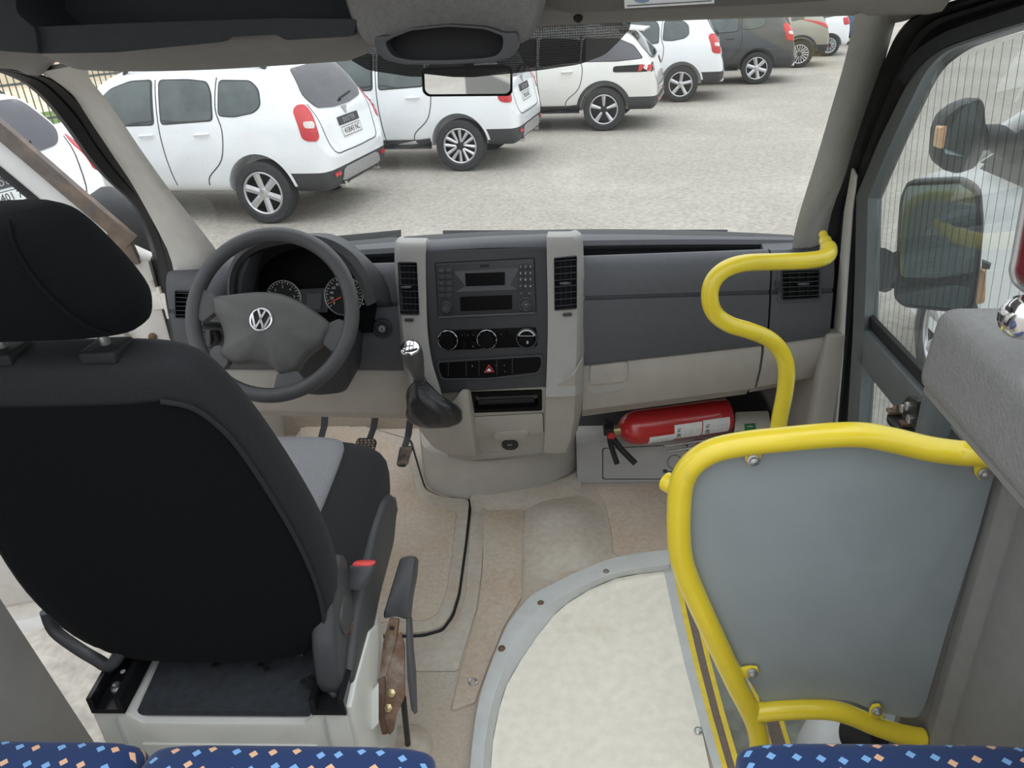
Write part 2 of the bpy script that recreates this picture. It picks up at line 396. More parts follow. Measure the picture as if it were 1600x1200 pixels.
# dotted black band behind the mirror
frit = rnd([(520, 60), (545, 88), (575, 106), (640, 116), (740, 117), (830, 108), (905, 97), (945, 82), (966, 62), (985, 40), (985, 20), (520, 20)], 8, 3)
bm = newbm(); bm.faces.new([bm.verts.new(p) for p in face(frit, WS, .006)])
bmesh.ops.triangulate(bm, faces=bm.faces)
finish('dotted_band', bm, 'frit_dots', ws, 0)
# black sill along the base of the glass
bm = newbm()
loft(bm, [[ws_pt(-1+2*i/N, 0)+Vector((0, dy, dz)) for dy, dz in ((-.05, -.012), (-.02, .012), (.05, .008), (.05, -.05), (-.05, -.05))] for i in range(N+1)])
finish('glass_sill', bm, 'seal_rubber', ws)

# ------------------------------------------------------------------ A pillars (the right one measured, the left its mirror)
PIN = [(1336, 22), (1330, 50), (1320, 95), (1300, 165), (1275, 250), (1250, 330), (1239, 376), (1238, 400)]
POUT = [(1392, 22), (1384, 55), (1372, 105), (1348, 185), (1322, 270), (1300, 330), (1289, 385), (1286, 415)]
LIN = [(138, 96), (140, 122), (160, 148), (192, 192), (228, 245), (272, 306), (334, 385), (345, 410)]
LOUT = [(62, 112), (90, 130), (116, 152), (144, 194), (178, 245), (214, 300), (262, 390), (275, 440)]
def pillar(s, name, label):
    rings = []
    for k, (a, b) in enumerate(zip(PIN, POUT) if s > 0 else zip(LIN, LOUT)):
        t = k/7.0; A = P(*a, Y=1.46+.52*t); B = P(*b, x=.868*s); A.x *= s; B.x *= s
        m = (A+B)/2; out = Vector((.07, .07, 0)); bul = Vector((-.022, -.022, 0))
        ring = [A, A*.72+B*.28+bul*.8, m+bul, A*.25+B*.75+bul*.7, B, B+Vector((.02, .03, 0)), m+out, A+Vector((.05, .05, 0))]
        rings.append([Vector((p.x*s, p.y, p.z)) for p in ring])
    rr = [cat([r[j] for r in rings], 3) for j in range(8)]
    bm = newbm(); loft(bm, [[rr[j][i] for j in range(8)] for i in range(len(rr[0]))])
    struct(finish(name, bm, 'pillar_grey', None, 50), label)
pillar(1, 'trim_1', 'grey moulded windscreen pillar trim by the glazed door')
pillar(-1, 'trim_2', 'grey moulded windscreen pillar trim by the open driver door')

# ------------------------------------------------------------------ right side wall: black aperture, white strip, rear cladding
DP = plane((.9, 0, .726), (-1, 0, -.07))   # inner face of the right door and its seal, leaning in a little
wr = sempty('wall_right', 'right side of the cab around the glazed door', (.95, 1.3, 0))
seal_out = [(1600, -32), (1500, -2), (1440, 18), (1405, 48), (1380, 100), (1350, 182), (1322, 268), (1300, 332), (1288, 390), (1284, 470), (1272, 560), (1258, 680), (1248, 800)]
seal_in = [(1600, 4), (1500, 40), (1460, 58), (1437, 84), (1412, 132), (1378, 205), (1350, 268), (1330, 302), (1326, 390), (1322, 470), (1316, 560), (1308, 680), (1300, 800)]
bm = newbm()
A = [P(*p, x=.872) for p in seal_out]; B = [P(*p, pl=DP)+Vector((.035, 0, 0)) for p in seal_in]
A = cat(A, 4); B = cat(B, 4)
rings = []
for a, b in zip(A, B):
    d = (b-a); rings.append([a, a+d*.12+Vector((-.012, 0, -.004)), a+d*.27+Vector((-.006, 0, 0)), a+d*.33+Vector((.012, .006, 0)), a+d*.42+Vector((-.004, 0, 0)), a+d*.55+Vector((-.002, 0, 0)), a+d*.62+Vector((.018, 0, 0)), b, b+Vector((.03, .02, .0)), a+Vector((.07, .05, 0))])
loft(bm, rings)
finish('door_seal', bm, 'seal_rubber', wr, 40)
strip = [(1330, 262), (1336, 275), (1329, 330), (1321, 440), (1314, 560), (1302, 700), (1296, 790), (1275, 790), (1286, 660), (1297, 560), (1308, 440), (1318, 330)]
panel('white_body_strip', strip, plane((.885, 1.86, .7), (-1, -.15, -.05)), .008, 'white_strip', wr, bev=.004)
bm = newbm(); prism(bm, [(.855, 1.84, -.42), (.855, 1.84, .56), (.855, 2.6, .56), (.855, 2.6, -.42)], (.02, 0, 0)); finish('kick_panel', bm, 'light_plastic', wr, 0)
bm = newbm(); prism(bm, [(.855, 1.83, .58), (.835, 1.80, .30), (.84, 1.80, -.42), (.90, 1.80, -.42), (.90, 1.83, .58)], (0, .05, 0)); finish('kick_panel_edge', bm, 'light_plastic', wr, 30, bevel=.006)
# rear side of the bus body behind the viewpoint: waist panel and window pillars
bm = newbm(); prism(bm, [(.96, .05, -.1), (.96, .05, .78), (.96, -2.6, .78), (.96, -2.6, -.1)], (.03, 0, 0)); finish('waist_panel', bm, 'cladding', wr, 0)
for y_ in (-.15, -1.15, -2.15):
    bm = newbm(); prism(bm, [(.955, y_, .78), (.955, y_-.12, .78), (.90, y_-.12, 1.62), (.90, y_, 1.62)], (.04, 0, 0)); finish('window_pillar', bm, 'cladding', wr, 0)
# moulded side cladding behind the entrance, ribbed along its front edge
bm = newbm()
prof = [(.80, 1.03), (.845, 1.025), (.835, .985), (.848, .955), (.838, .915), (.85, .86), (.86, .70), (.865, .45), (.87, .1), (.90, .1), (.90, 1.05), (.80, 1.05)]
loft(bm, [[Vector((x, y, z)) for x, y in prof] for z in (-.45, 0, .4, .80)])
finish('side_cladding', bm, 'cladding', wr, 35, bevel=.004)
# ------------------------------------------------------------------ roof over the cab (cut short so open sky lights the floor), header, rear side pillars
ce = sempty('ceiling', 'grey headliner and windscreen header', (0, 1.0, 1.6))
bm = newbm()
prism(bm, [(-.86, 1.60, 1.60), (.86, 1.60, 1.60), (.90, .92, 1.62), (-.90, .92, 1.62)], (0, 0, .04))
finish('headliner', bm, 'header_grey', ce)
# header beam above the screen: follows the glass edge
def beam(x0, x1, prof, name, m, par, n=14, drop=.012):
    bm = newbm(); rings = []
    for i in range(n+1):
        x = x0+(x1-x0)*i/n; k = (x/.8)**2
        rings.append([Vector((x, y-.11*k, z-drop*k)) for y, z in prof])
    loft(bm, rings); return finish(name, bm, m, par, 40)
beam(-.82, .82, [(1.66, 1.352), (1.60, 1.340), (1.55, 1.346), (1.52, 1.368), (1.52, 1.45), (1.66, 1.45)], 'windscreen_header', 'header_grey', ce)
# corner of the headliner above the right door
bm = newbm()
c = [(1338, 6), (1352, 34), (1376, 38), (1402, 34), (1440, 15), (1500, -8), (1620, -42)]
A = cat([P(*p, x=.845) for p in c], 4); Bq = cat([P(x-30-.12*(x-1338), y-70, x=.70) for x, y in c], 4)
loft(bm, [[a+Vector((.03, .03, 0)), a, a*.6+b*.4+Vector((0, 0, -.006)), b, b+Vector((0, .02, .05)), a+Vector((.05, .03, .08))] for a, b in zip(A, Bq)])
finish('headliner_corner', bm, 'header_grey', ce, 45)
bm = newbm()
c = [(-40, 96), (0, 106), (30, 110), (52, 118), (66, 116), (84, 100), (100, 80)]
A = cat([P(*p, x=-.845) for p in c], 4); Bq = cat([P(x+25, y-50, x=-.72) for x, y in c], 4)
loft(bm, [[a+Vector((-.03, .03, 0)), a, a*.6+b*.4+Vector((0, 0, -.006)), b, b+Vector((0, .02, .05)), a+Vector((-.05, .03, .08))] for a, b in zip(A, Bq)])
finish('headliner_corner', bm, 'header_grey', ce, 45)

# ------------------------------------------------------------------ left wall: black door aperture, rear pillar
wl = sempty('wall_left', 'left side of the cab around the open driver door', (-.95, 1.3, 0))
so = [(-60, 92), (0, 104), (44, 112), (74, 120), (96, 134), (128, 164), (154, 206), (182, 249), (218, 302), (250, 350), (266, 400), (280, 460), (296, 540), (330, 700), (350, 800)]
si = [(-60, 104), (0, 113), (30, 124), (48, 134), (77, 160), (112, 204), (140, 244), (172, 282), (212, 320), (232, 360), (248, 410), (262, 478), (276, 540), (308, 700), (328, 800)]
A = cat([P(*p, x=-.872) for p in so], 4); B = cat([P(*p, x=-.905) for p in si], 4)
bm = newbm(); rings = []
for a, b in zip(A, B):
    d = b-a; rings.append([a, a+d*.2+Vector((.012, 0, -.003)), a+d*.42+Vector((.004, 0, 0)), a+d*.5+Vector((-.012, 0, 0)), a+d*.6+Vector((.006, 0, 0)), b, b+Vector((-.03, .03, 0)), a+Vector((-.07, .06, 0))])
loft(bm, rings); finish('door_seal', bm, 'seal_rubber', wl, 40)
# dark hinge post in front of the open door
bm = newbm(); prism(bm, [Vector((-.97, 2.0, .80)), Vector((-.90, 1.95, .80)), Vector((-.905, 1.9, -.3)), Vector((-.97, 1.95, -.3))], (-.0, .08, 0))
finish('hinge_post', bm, 'seal_rubber', wl, 30, bevel=.006)
bm = newbm(); prism(bm, [(-.86, 1.98, -.3), (-.86, 1.98, .52), (-.86, 2.6, .52), (-.86, 2.6, -.3)], (-.02, 0, 0)); finish('kick_panel', bm, 'light_plastic', wl, 0)
# grey rear door pillar at the lower left
bm = newbm()
e0 = P(0, 935, x=-.80); e1 = P(155, 1172, x=-.80)
rings = []
for z in (-.45, -.2, .1, .4, .8, 1.2, 1.6):
    t = (z-e1.z)/(e0.z-e1.z); y = e1.y+(e0.y-e1.y)*t
    xo = -.80+.02*max(0, -z)
    rings.append([Vector((xo, y, z)), Vector((xo+.012, y-.03, z)), Vector((xo+.016, y-.10, z)), Vector((xo+.01, y-.55, z)), Vector((xo-.12, y-.55, z)), Vector((xo-.12, y, z)), Vector((xo-.02, y+.008, z))])
loft(bm, rings); finish('rear_pillar_cover', bm, 'grey_plastic', wl, 40)

# ================================================================== FLOOR
fl = sempty('floor', 'worn brown-grey vinyl cab floor with moulded mats', (0, 1.5, 0))
bm = newbm()
out = [(-.86, 2.62), (.86, 2.62), (.86, 1.80), (.53, 1.80), (.53, -.2), (-.86, -.2)]
out = [(-.80, 2.62), (.86, 2.62), (.86, 1.80), (.50, 1.80), (.50, -.2), (-.66, -.2), (-.66, 1.30), (-.80, 1.45)]
prism(bm, [(x, y, 0) for x, y in out], (0, 0, -.03)); finish('floor_cover', bm, 'floor_vinyl', fl, 0)
def slab(name, pts, t, m, z0=0.0, bev=.003, par=fl, r=0):
    pts = rnd(pts, r, 5) if r else pts
    bm = newbm(); prism(bm, [P(x, y, z=z0)+Vector((0, 0, t)) for x, y in pts], (0, 0, -t-.002)); return finish(name, bm, m, par, 30, False, bev)
# firewall
bm = newbm(); prism(bm, [(-.86, 2.40, 0), (-.86, 2.62, .5), (-.86, 2.66, .5), (-.86, 2.66, -.02), (-.86, 2.4, -.02)], (1.72, 0, 0)); finish('firewall', bm, 'floor_vinyl', fl, 30)
# driver's moulded mat: rim, field and dark seam
rim = [(470, 640), (640, 690), (656, 742), (664, 768), (690, 780), (734, 784), (727, 850), (716, 930), (706, 962), (690, 984), (660, 992), (560, 996), (470, 990)]
seam = [(470, 636), (646, 686), (660, 740), (668, 763), (692, 775), (741, 779), (733, 850), (722, 932), (712, 966), (694, 989), (662, 998), (560, 1002), (470, 996)]
seam = [(a[0]*.42+b[0]*.58, a[1]*.42+b[1]*.58) for a, b in zip(rim, seam)]
slab('mat_seam', seam, .0025, 'gap_black', bev=0, r=6)
slab('driver_mat', rim, .010, 'floor_edge', bev=.004, r=8)
field = [(476, 648), (600, 688), (634, 712), (644, 742), (650, 768), (660, 788), (680, 800), (714, 802), (708, 860), (698, 930), (686, 962), (670, 974), (560, 980), (480, 975)]
slab('mat_field', field, .0125, 'floor_mat', bev=.002, r=8)
# passenger side: moulded lip along the console, raised fields, wheel-arch bulge
slab('edge_strip', [(738, 782), (760, 790), (752, 900), (744, 955), (715, 1050), (645, 1050), (645, 1000), (690, 998), (716, 972), (728, 930)], .004, 'floor_edge', bev=.002, r=6)
slab('floor_field', [(757, 800), (819, 798), (816, 900), (815, 936), (788, 980), (764, 1040), (742, 1100), (706, 1112), (720, 1050), (747, 955), (754, 900)], .006, 'floor_mat', bev=.002, r=3)
slab('floor_field', [(930, 762), (1048, 760), (1048, 868), (960, 872), (955, 830), (946, 790)], .006, 'floor_mat', bev=.002, r=8)
slab('floor_field', [(872, 878), (930, 868), (975, 868), (900, 905), (872, 920)], .006, 'floor_mat', bev=.002, r=4)
bm = newbm()
lip = [(735, 786), (742, 776), (760, 770), (800, 770), (850, 762), (890, 748), (905, 735)]
def lipat(p, dz, dx=0, dy=0): q = P(p[0]+dx, p[1]+dy, z=0); q.z = dz; return q
L = [[lipat(p, .0), lipat(p, .018, 0, 2), lipat(p, .020, 1, 8), lipat(p, .006, 3, 22), lipat(p, .0, 3, 30)] for p in lip]
LL = [cat([l[j] for l in L], 4) for j in range(5)]
loft(bm, [[LL[j][i] for j in range(5)] for i in range(len(LL[0]))], False, False)
finish('floor_lip', bm, 'floor_edge', fl, 60)
bm = newbm()                                 # the smooth bulge in the floor
cen = P(880, 835, z=0); NR, NA = 8, 28
def bulge(ph):
    c0, s0 = math.cos(ph), math.sin(ph); e = 2.8
    return Vector((.135*math.copysign(abs(c0)**(2/e), c0), .20*math.copysign(abs(s0)**(2/e), s0), 0))
top = bm.verts.new(cen+Vector((0, 0, .035))); prev = None
for j in range(1, NR+1):
    t = j/NR; h = .035*(.5+.5*math.cos(math.pi*t**1.6))
    ring = [bm.verts.new(cen+bulge(2*math.pi*k/NA)*t+Vector((0, 0, h-.001*(j == NR)))) for k in range(NA)]
    for k in range(NA):
        if prev is None: bm.faces.new((top, ring[k], ring[(k+1) % NA]))
        else: bm.faces.new((prev[k], ring[k], ring[(k+1) % NA], prev[(k+1) % NA]))
    prev = ring
finish('floor_bulge', bm, 'floor_edge', fl, 60)
# sloping ledge under the glove box
lg = [Vector((x, y, z)) for x, y, z in ((.215, 2.03, .002), (.80, 2.03, .002))]
bm = newbm(); prism(bm, [(.215, 2.03, 0), (.215, 2.075, .125), (.215, 2.10, .14), (.215, 2.16, .14), (.215, 2.16, 0)], (.62, 0, 0))
finish('foot_ledge', bm, 'grey_plastic', fl, 35, bevel=.008)
bm = newbm(); prism(bm, [(.215, 2.16, .0), (.215, 2.16, .138), (.215, 2.6, .16), (.215, 2.6, 0)], (.62, 0, 0)); finish('ledge_dark_rear', bm, 'tray_black', fl, 0)  # rear of ledge coloured black for the under-dash shade and dark carpet there
LP = plane((0, 2.03, 0), (0, -.125, .045))
ringpanel('service_hatch', rnd([(941, 700), (1075, 694), (1075, 749), (941, 749)], 4), rnd([(942.5, 701), (1073.5, 695), (1073.5, 748), (942.5, 748)], 4), LP, .003, 'gap_black', fl, .001)
ringpanel('hatch_symbol', circ(1054, 722, 11.5, 20), circ(1054, 722, 10.6, 20), LP, .002, 'print_dark', fl, .0012)
panel('hatch_symbol', [(1034, 735), (1040, 733), (1044, 736), (1058, 736), (1058, 737.2), (1044, 737.2), (1040, 739), (1034, 738), (1038, 736.5)], LP, .002, 'print_dark', fl, .0012)
# stray bits lying on the floor
o = slab('paper_scrap', [(929, 876), (936, 874), (941, 878), (940, 883), (933, 884), (929, 881)], .004, 'label_paper', bev=0, par=None); tag(o, 'small white paper scrap on the floor by the step', 'paper')
bm = newbm(); q = P(739, 1067, z=.004)
tube(bm, [q+Vector((math.cos(a*.5236)*.009, math.sin(a*.5236)*.009, .003)) for a in range(12)], .003, 8, True)
tag(finish('metal_washer', bm, 'steel', None), 'small steel washer ring lying beside the step trim', 'washer')

# ------------------------------------------------------------------ entrance platform with trim, and step well
TO = [(1046, 866), (1000, 872), (950, 882), (905, 900), (860, 922), (828, 940), (806, 965), (788, 993), (765, 1050), (748, 1100), (738, 1160), (733, 1215)]
TM = [(1046, 882), (1000, 888), (955, 897), (915, 913), (875, 934), (846, 951), (822, 976), (804, 1003), (783, 1055), (768, 1103), (758, 1160), (754, 1215)]
TI = [(1046, 892), (1000, 897), (962, 904), (920, 922), (885, 944), (865, 962), (838, 996), (815, 1030), (792, 1070), (780, 1108), (770, 1160), (766, 1215)]
def zp(p, z): q = P(*p, z=z); return q
rings = []
for o_, m_, i_ in zip(cat([(*p, 0) for p in TO], 3), cat([(*p, 0) for p in TM], 3), cat([(*p, 0) for p in TI], 3)):
    a, b, c_ = zp((o_.x, o_.y), .0), zp((m_.x, m_.y), .03), zp((i_.x, i_.y), .003)
    up = Vector((a.x, a.y, .0))
    rings.append([a, a+(b-a)*.10+Vector((0, 0, .006)), a+(b-a)*.13+Vector((0, 0, .022)), b+(a-b)*.10+Vector((0, 0, .004)), b, c_])
bm = newbm(); loft(bm, rings, False, False); tr = finish('platform_trim', bm, 'step_trim', fl, 45)
bm = newbm(); pts = [zp(p, .004) for p in TI]
er = [P(1038, 893, z=.004), P(1052, 960, z=.004), P(1072, 1040, z=.004), P(1092, 1120, z=.004), P(1112, 1215, z=.004)]
f_ = [bm.verts.new(p) for p in pts] + [bm.verts.new(p) for p in er[::-1]]
bm.faces.new(f_); finish('platform_cover', bm, 'step_cream', fl, 0)
def stripe(name, a, b, z, t, m, par=fl):     # a, b: left and right pixel edges (top to bottom)
    bm = newbm(); pts = [P(*p, z=z) for p in a]+[P(*p, z=z) for p in b[::-1]]
    prism(bm, [p+Vector((0, 0, t)) for p in pts], (0, 0, -t-.01)); return finish(name, bm, m, par, 20)
ys = [872, 960, 1040, 1120, 1215]
def edge(x0, k=0.252, y0=893): return [(x0+k*(y-y0)*(.80+.20*(y-y0)/330), y) for y in ys]
stripe('step_nosing', edge(1037), edge(1051), 0, .006, 'step_trim')
stripe('yellow_edge', edge(1051), edge(1059), 0, .007, 'nosing_yellow')
stripe('grip_strip', edge(1059), edge(1071), 0, .005, 'grip_brown')
stripe('yellow_edge', edge(1071), edge(1077, .262), 0, .007, 'nosing_yellow')
# first step down, its nosing, and the bottom step by the door
S1 = -.21; S2 = -.42
ed = [P(*p, z=0) for p in edge(1078, .262)]
bm = newbm(); x1 = ed[-1].x
prism(bm, [(.48, .4, S1), (.70, .4, S1), (.70, 1.80, S1), (.48, 1.80, S1)], (0, 0, -.03)); finish('step_tread', bm, 'step_grey', fl, 0)
bm = newbm(); prism(bm, [(.70, .4, S2), (.98, .4, S2), (.98, 1.9, S2), (.70, 1.9, S2)], (0, 0, -.03)); finish('step_tread', bm, 'step_grey', fl, 0)
bm = newbm(); prism(bm, [(.50, .4, -.004), (.50, 1.80, -.004), (.50, 1.80, S1), (.50, .4, S1)], (-.02, 0, 0)); finish('step_riser', bm, 'step_grey', fl, 0)
bm = newbm(); prism(bm, [(.70, .4, S1-.001), (.70, 1.80, S1-.001), (.70, 1.80, S2), (.70, .4, S2)], (-.02, 0, 0)); finish('step_riser', bm, 'step_grey', fl, 0)
for n_, xa, xb, m_ in (('step_nosing', .615, .64, 'step_trim'), ('yellow_edge', .64, .652, 'nosing_yellow'), ('grip_strip', .652, .684, 'grip_brown'), ('yellow_edge', .684, .695, 'nosing_yellow')):
    bm = newbm(); prism(bm, [(xa, .4, S1+.006), (xb, .4, S1+.006), (xb, 1.78, S1+.006), (xa, 1.78, S1+.006)], (0, 0, -.01)); finish(n_, bm, m_, fl, 0)
bm = newbm(); prism(bm, [(.50, 1.80, .0), (.98, 1.80, 0), (.98, 1.80, S2), (.50, 1.80, S2)], (0, .03, 0)); finish('step_riser', bm, 'step_grey', fl, 0)
# screws in the platform trim
for px, py, z in ((947, 893, .03), (784, 1013, .03), (1091, 1141, .008), (845, 942, .03)):
    q = P(px, py, z=z); bm = newbm(); lathe(bm, [(.009, -.002), (.008, .002), (.004, .004), (.001, .004)], q, (0, 0, 1), 12); finish('screw', bm, 'rust' if z > .02 else 'steel', fl, 50)
# ================================================================== RIGHT GLAZED DOOR
d2 = sempty('door_2', 'grey framed glazed passenger door on the right', (.92, 1.4, -.4))
GB = 640                                    # frame: jamb, sloping head, and rail
jamb = [(1338, 306), (1371, 311), (1368, 420), (1364, 530), (1356, 660), (1346, 800), (1311, 800), (1324, 660), (1332, 530), (1336, 420)]
jl = [(1338, 306), (1336, 420), (1332, 530), (1324, 660), (1311, 800)]; jr = [(1371, 311), (1368, 420), (1364, 530), (1356, 660), (1346, 800)]
GP = plane((.93, 0, .726), (-1, 0, -.07))
bm = newbm(); loft(bm, [[P(*a, pl=DP), P(a[0]*.45+b[0]*.55, a[1]*.45+b[1]*.55, pl=DP), P(*b, pl=GP), P(*b, pl=GP)+Vector((.01, .0, 0)), P(*a, pl=DP)+Vector((.05, 0, 0))] for a, b in zip(jl, jr)])
finish('door_jamb_frame', bm, 'door_alu', d2, 30)
head_o = [(1338, 306), (1354, 268), (1371, 226), (1392, 182), (1413, 140), (1430, 113), (1446, 96), (1475, 76), (1530, 56), (1620, 28)]
head_i = [(1371, 311), (1388, 270), (1405, 231), (1422, 193), (1440, 155), (1452, 126), (1464, 105), (1486, 82), (1535, 63), (1620, 36)]
bm = newbm()
A = cat([P(*p, pl=DP) for p in head_o], 3); B = cat([P(*p, pl=GP) for p in head_i], 3); Mi = cat([P(a[0]*.45+b[0]*.55, a[1]*.45+b[1]*.55, pl=DP) for a, b in zip(head_o, head_i)], 3)
loft(bm, [[a, m_, b, b+Vector((.01, 0, 0)), a+Vector((.05, 0, 0))] for a, m_, b in zip(A, Mi, B)])
finish('door_head_frame', bm, 'door_alu', d2, 40)
# dark upper door seal with the folded corner
up_o = [(1405, 120), (1430, 84), (1462, 60), (1500, 42), (1620, 2)]
up_i = [(1418, 132), (1440, 102), (1472, 77), (1508, 62), (1620, 28)]
bm = newbm(); A = cat([P(*p, pl=DP)+Vector((-.004, 0, 0)) for p in up_o], 3); B = cat([P(*p, pl=DP)+Vector((-.006, 0, 0)) for p in up_i], 3)
loft(bm, [[a, b, b+Vector((.03, 0, 0)), a+Vector((.03, 0, 0))] for a, b in zip(A, B)]); finish('corner_seal', bm, 'shelf_dark', d2, 40)
# glass (upper and lower light), heating wires
GP = plane((.93, 0, .726), (-1, 0, -.07))
def gx(y, z): return Vector((.93-.07*(z-.726), y, z))
zt = 1.33
bm = newbm(); prism(bm, [gx(1.80, .60), gx(1.80, .93), gx(1.58, 1.235), gx(1.50, 1.27), gx(1.2, 1.325), gx(.75, 1.36), gx(.75, .60)], (.005, 0, 0))
finish('upper_pane', bm, 'door_glass', d2, 0)
bm = newbm(); prism(bm, [gx(1.78, -.3), gx(1.78, .58), gx(.75, .58), gx(.75, -.3)], (.005, 0, 0)); finish('lower_pane', bm, 'door_glass', d2, 0)
bm = newbm(); y = 1.79
while y > .8:
    ztop = .93+(1.80-y)/.22*.305 if y > 1.58 else (1.235+(1.58-y)*.24 if y > 1.2 else 1.325)
    for z0, z1 in ((.60, min(ztop, 1.33)), (-.3, .58)):
        tube(bm, [gx(y, z0)+Vector((-.0015, 0, 0)), gx(y, z1)+Vector((-.0015, 0, 0))], .00034, 4, caps=False)
    y -= .027
stuff(finish('heating_wires', bm, 'gap_black', d2, 0))
# mid rail with black window seal
bm = newbm(); prism(bm, [gx(1.80, .63)+Vector((-.03, 0, 0)), gx(1.80, .535)+Vector((-.03, 0, 0)), gx(.75, .535)+Vector((-.03, 0, 0)), gx(.75, .63)+Vector((-.03, 0, 0))], (.05, 0, 0)); finish('mid_rail', bm, 'door_alu', d2, 30, bevel=.005)
bm = newbm(); prism(bm, [gx(1.78, .63), gx(1.78, .66), gx(.75, .66), gx(.75, .63)], (-.014, 0, 0)); finish('window_seal', bm, 'seal_rubber', d2, 30, bevel=.003)
bm = newbm(); prism(bm, [gx(1.82, -.42)+Vector((-.03, 0, 0)), gx(1.82, -.28)+Vector((-.03, 0, 0)), gx(.75, -.28)+Vector((-.03, 0, 0)), gx(.75, -.42)+Vector((-.03, 0, 0))], (.05, 0, 0)); finish('bottom_rail', bm, 'door_alu', d2, 30, bevel=.005)
# latch bracket on the rail with rollers
RP = plane((.862, 1.3, .58), (-1, 0, -.05))
lb = panel('latch_plate', rnd([(1417, 634), (1428, 618), (1444, 626), (1442, 672), (1420, 655)], 3), RP, .012, 'alloy_dark', d2, off=.012, bev=.002)
for px, py in ((1423, 638), (1431, 634), (1434, 654)):
    bm = newbm(); lathe(bm, [(.009, 0), (.009, .006), (.006, .008), (.001, .008)], P(px, py, pl=RP)+RP[1]*.012, RP[1], 12); finish('latch_bolt', bm, 'steel', lb, 40)
HZ = plane((.8, 1.3, .555), (0, 0, 1))
lp = panel('latch_tongue', rnd([(1385, 648), (1398, 640), (1430, 658), (1440, 672), (1405, 672), (1388, 658)], 4), HZ, .008, 'rail_black', d2, bev=.002)
for px, py in ((1398, 645), (1418, 664)):
    bm = newbm(); q = P(px, py, pl=HZ); box(bm, q+Vector((0, 0, .004)), (.03, .02, .006)); lathe(bm, [(.007, .006), (.006, .014), (.002, .02)], q, (0, 0, 1), 8); finish('tongue_clip', bm, 'rust', lp, 40)

# ================================================================== LEFT OPEN DRIVER DOOR
HX, HY, TH = -.935, 1.955, R(74)
dn = Vector((math.cos(TH), -math.sin(TH), 0))       # inner face normal once swung open (towards the seat)
ds = Vector((-math.sin(TH), -math.cos(TH), 0))      # from the hinge to the latch side
def dp(s, z, off=0.0): return Vector((HX, HY, z))+ds*s+dn*off
d1 = sempty('door_1', 'white driver door swung wide open on the left', (HX, HY, -.4))
bm = newbm()
prism(bm, [dp(s, z) for s, z in ((.02, -.36), (.0, -.1), (.0, .80), (.10, .87), (.16, .84), (.35, .80), (1.05, .80), (1.08, .2), (1.05, -.36))], -dn*.09); finish('door_skin', bm, 'door_jamb', d1, 30, bevel=.01)
bm = newbm(); prism(bm, [dp(s, z, .03) for s, z in ((.10, -.24), (.08, .1), (.08, .55), (.16, .74), (1.02, .74), (1.05, .2), (1.02, -.24))], -dn*.03); tp = finish('trim_panel', bm, 'door_panel', d1, 30, bevel=.012)
bm = newbm(); prism(bm, [dp(s, z, .045) for s, z in ((.12, -.22), (.12, .02), (1.0, .04), (1.0, -.22))], -dn*.02); finish('door_pocket', bm, 'door_panel', tp, 30, bevel=.01)
bm = newbm(); prism(bm, [dp(s, z, .012) for s, z in ((.04, -.36), (.04, -.31), (1.04, -.31), (1.04, -.36))], -dn*.02); finish('sill_flange', bm, 'door_white', d1, 30, bevel=.004)
# window frame: sloping front member, with its brown outer seal and black glass run
fr = [(.03, .86), (.12, .985), (.22, 1.125), (.34, 1.285), (.46, 1.41)]
def strip3(name, o1, o2, w0, w1, m, th, par=d1):
    bm = newbm(); rings = []
    pts = cat([(a, b, 0) for a, b in fr], 4)
    for i, p in enumerate(pts):
        t = (pts[min(i+1, len(pts)-1)]-pts[max(i-1, 0)]).normalized(); nx, nz = t.y, -t.x    # towards the rear / below
        a = (p.x+nx*w0, p.y+nz*w0); b = (p.x+nx*w1, p.y+nz*w1)
        rings.append([dp(a[0], a[1], o1), dp((a[0]+b[0])/2, (a[1]+b[1])/2, o1+.006), dp(b[0], b[1], o2), dp(b[0], b[1], o2-th), dp(a[0], a[1], o1-th)])
    loft(bm, rings); return finish(name, bm, m, par, 40)
strip3('window_frame', .0, .0, .018, .072, 'door_white', .05)
strip3('door_seal', .012, .016, -.018, .018, 'door_seal', .03)
strip3('glass_run', .004, .004, .072, .092, 'seal_rubber', .03)
panel_pts = [(.02, .80), (.03, .875), (.075, .925), (.085, .86), (.06, .80)]
bm = newbm(); prism(bm, [dp(s, z, .014) for s, z in panel_pts], -dn*.03); finish('seal_corner', bm, 'door_seal', d1, 30, bevel=.005)
bm = newbm(); prism(bm, [dp(.10, .80, -.03), dp(.50, 1.37, -.03), dp(1.0, 1.37, -.03), dp(1.03, .80, -.03)], -dn*.004); finish('door_pane', bm, 'side_glass', d1, 0)
# hinge with bolts, jamb screws
hb = P(262, 467, x=-.915)
bm = newbm(); box(bm, hb+Vector((-.03, 0, 0)), (.055, .03, .05)); box(bm, hb+Vector((.01, -.01, -.015)), (.035, .02, .075)); lathe(bm, [(.008, 0), (.008, .06)], hb+Vector((-.01, -.012, -.02)), (0, 0, 1), 10)
hg = finish('door_hinge', bm, 'door_jamb', d1, 30, bevel=.004)
bm = newbm(); lathe(bm, [(.008, 0), (.007, .005), (.001, .006)], hb+Vector((.012, -.02, -.04)), (0, -1, .2), 10); finish('hinge_bolt', bm, 'rust', hg, 40)
for s, z in ((.055, .80), (.045, .585)):
    bm = newbm(); lathe(bm, [(.012, 0), (.011, .005), (.005, .008), (.001, .008)], dp(s, z, .001), dn, 12); finish('jamb_bolt', bm, 'rust', d1, 40)
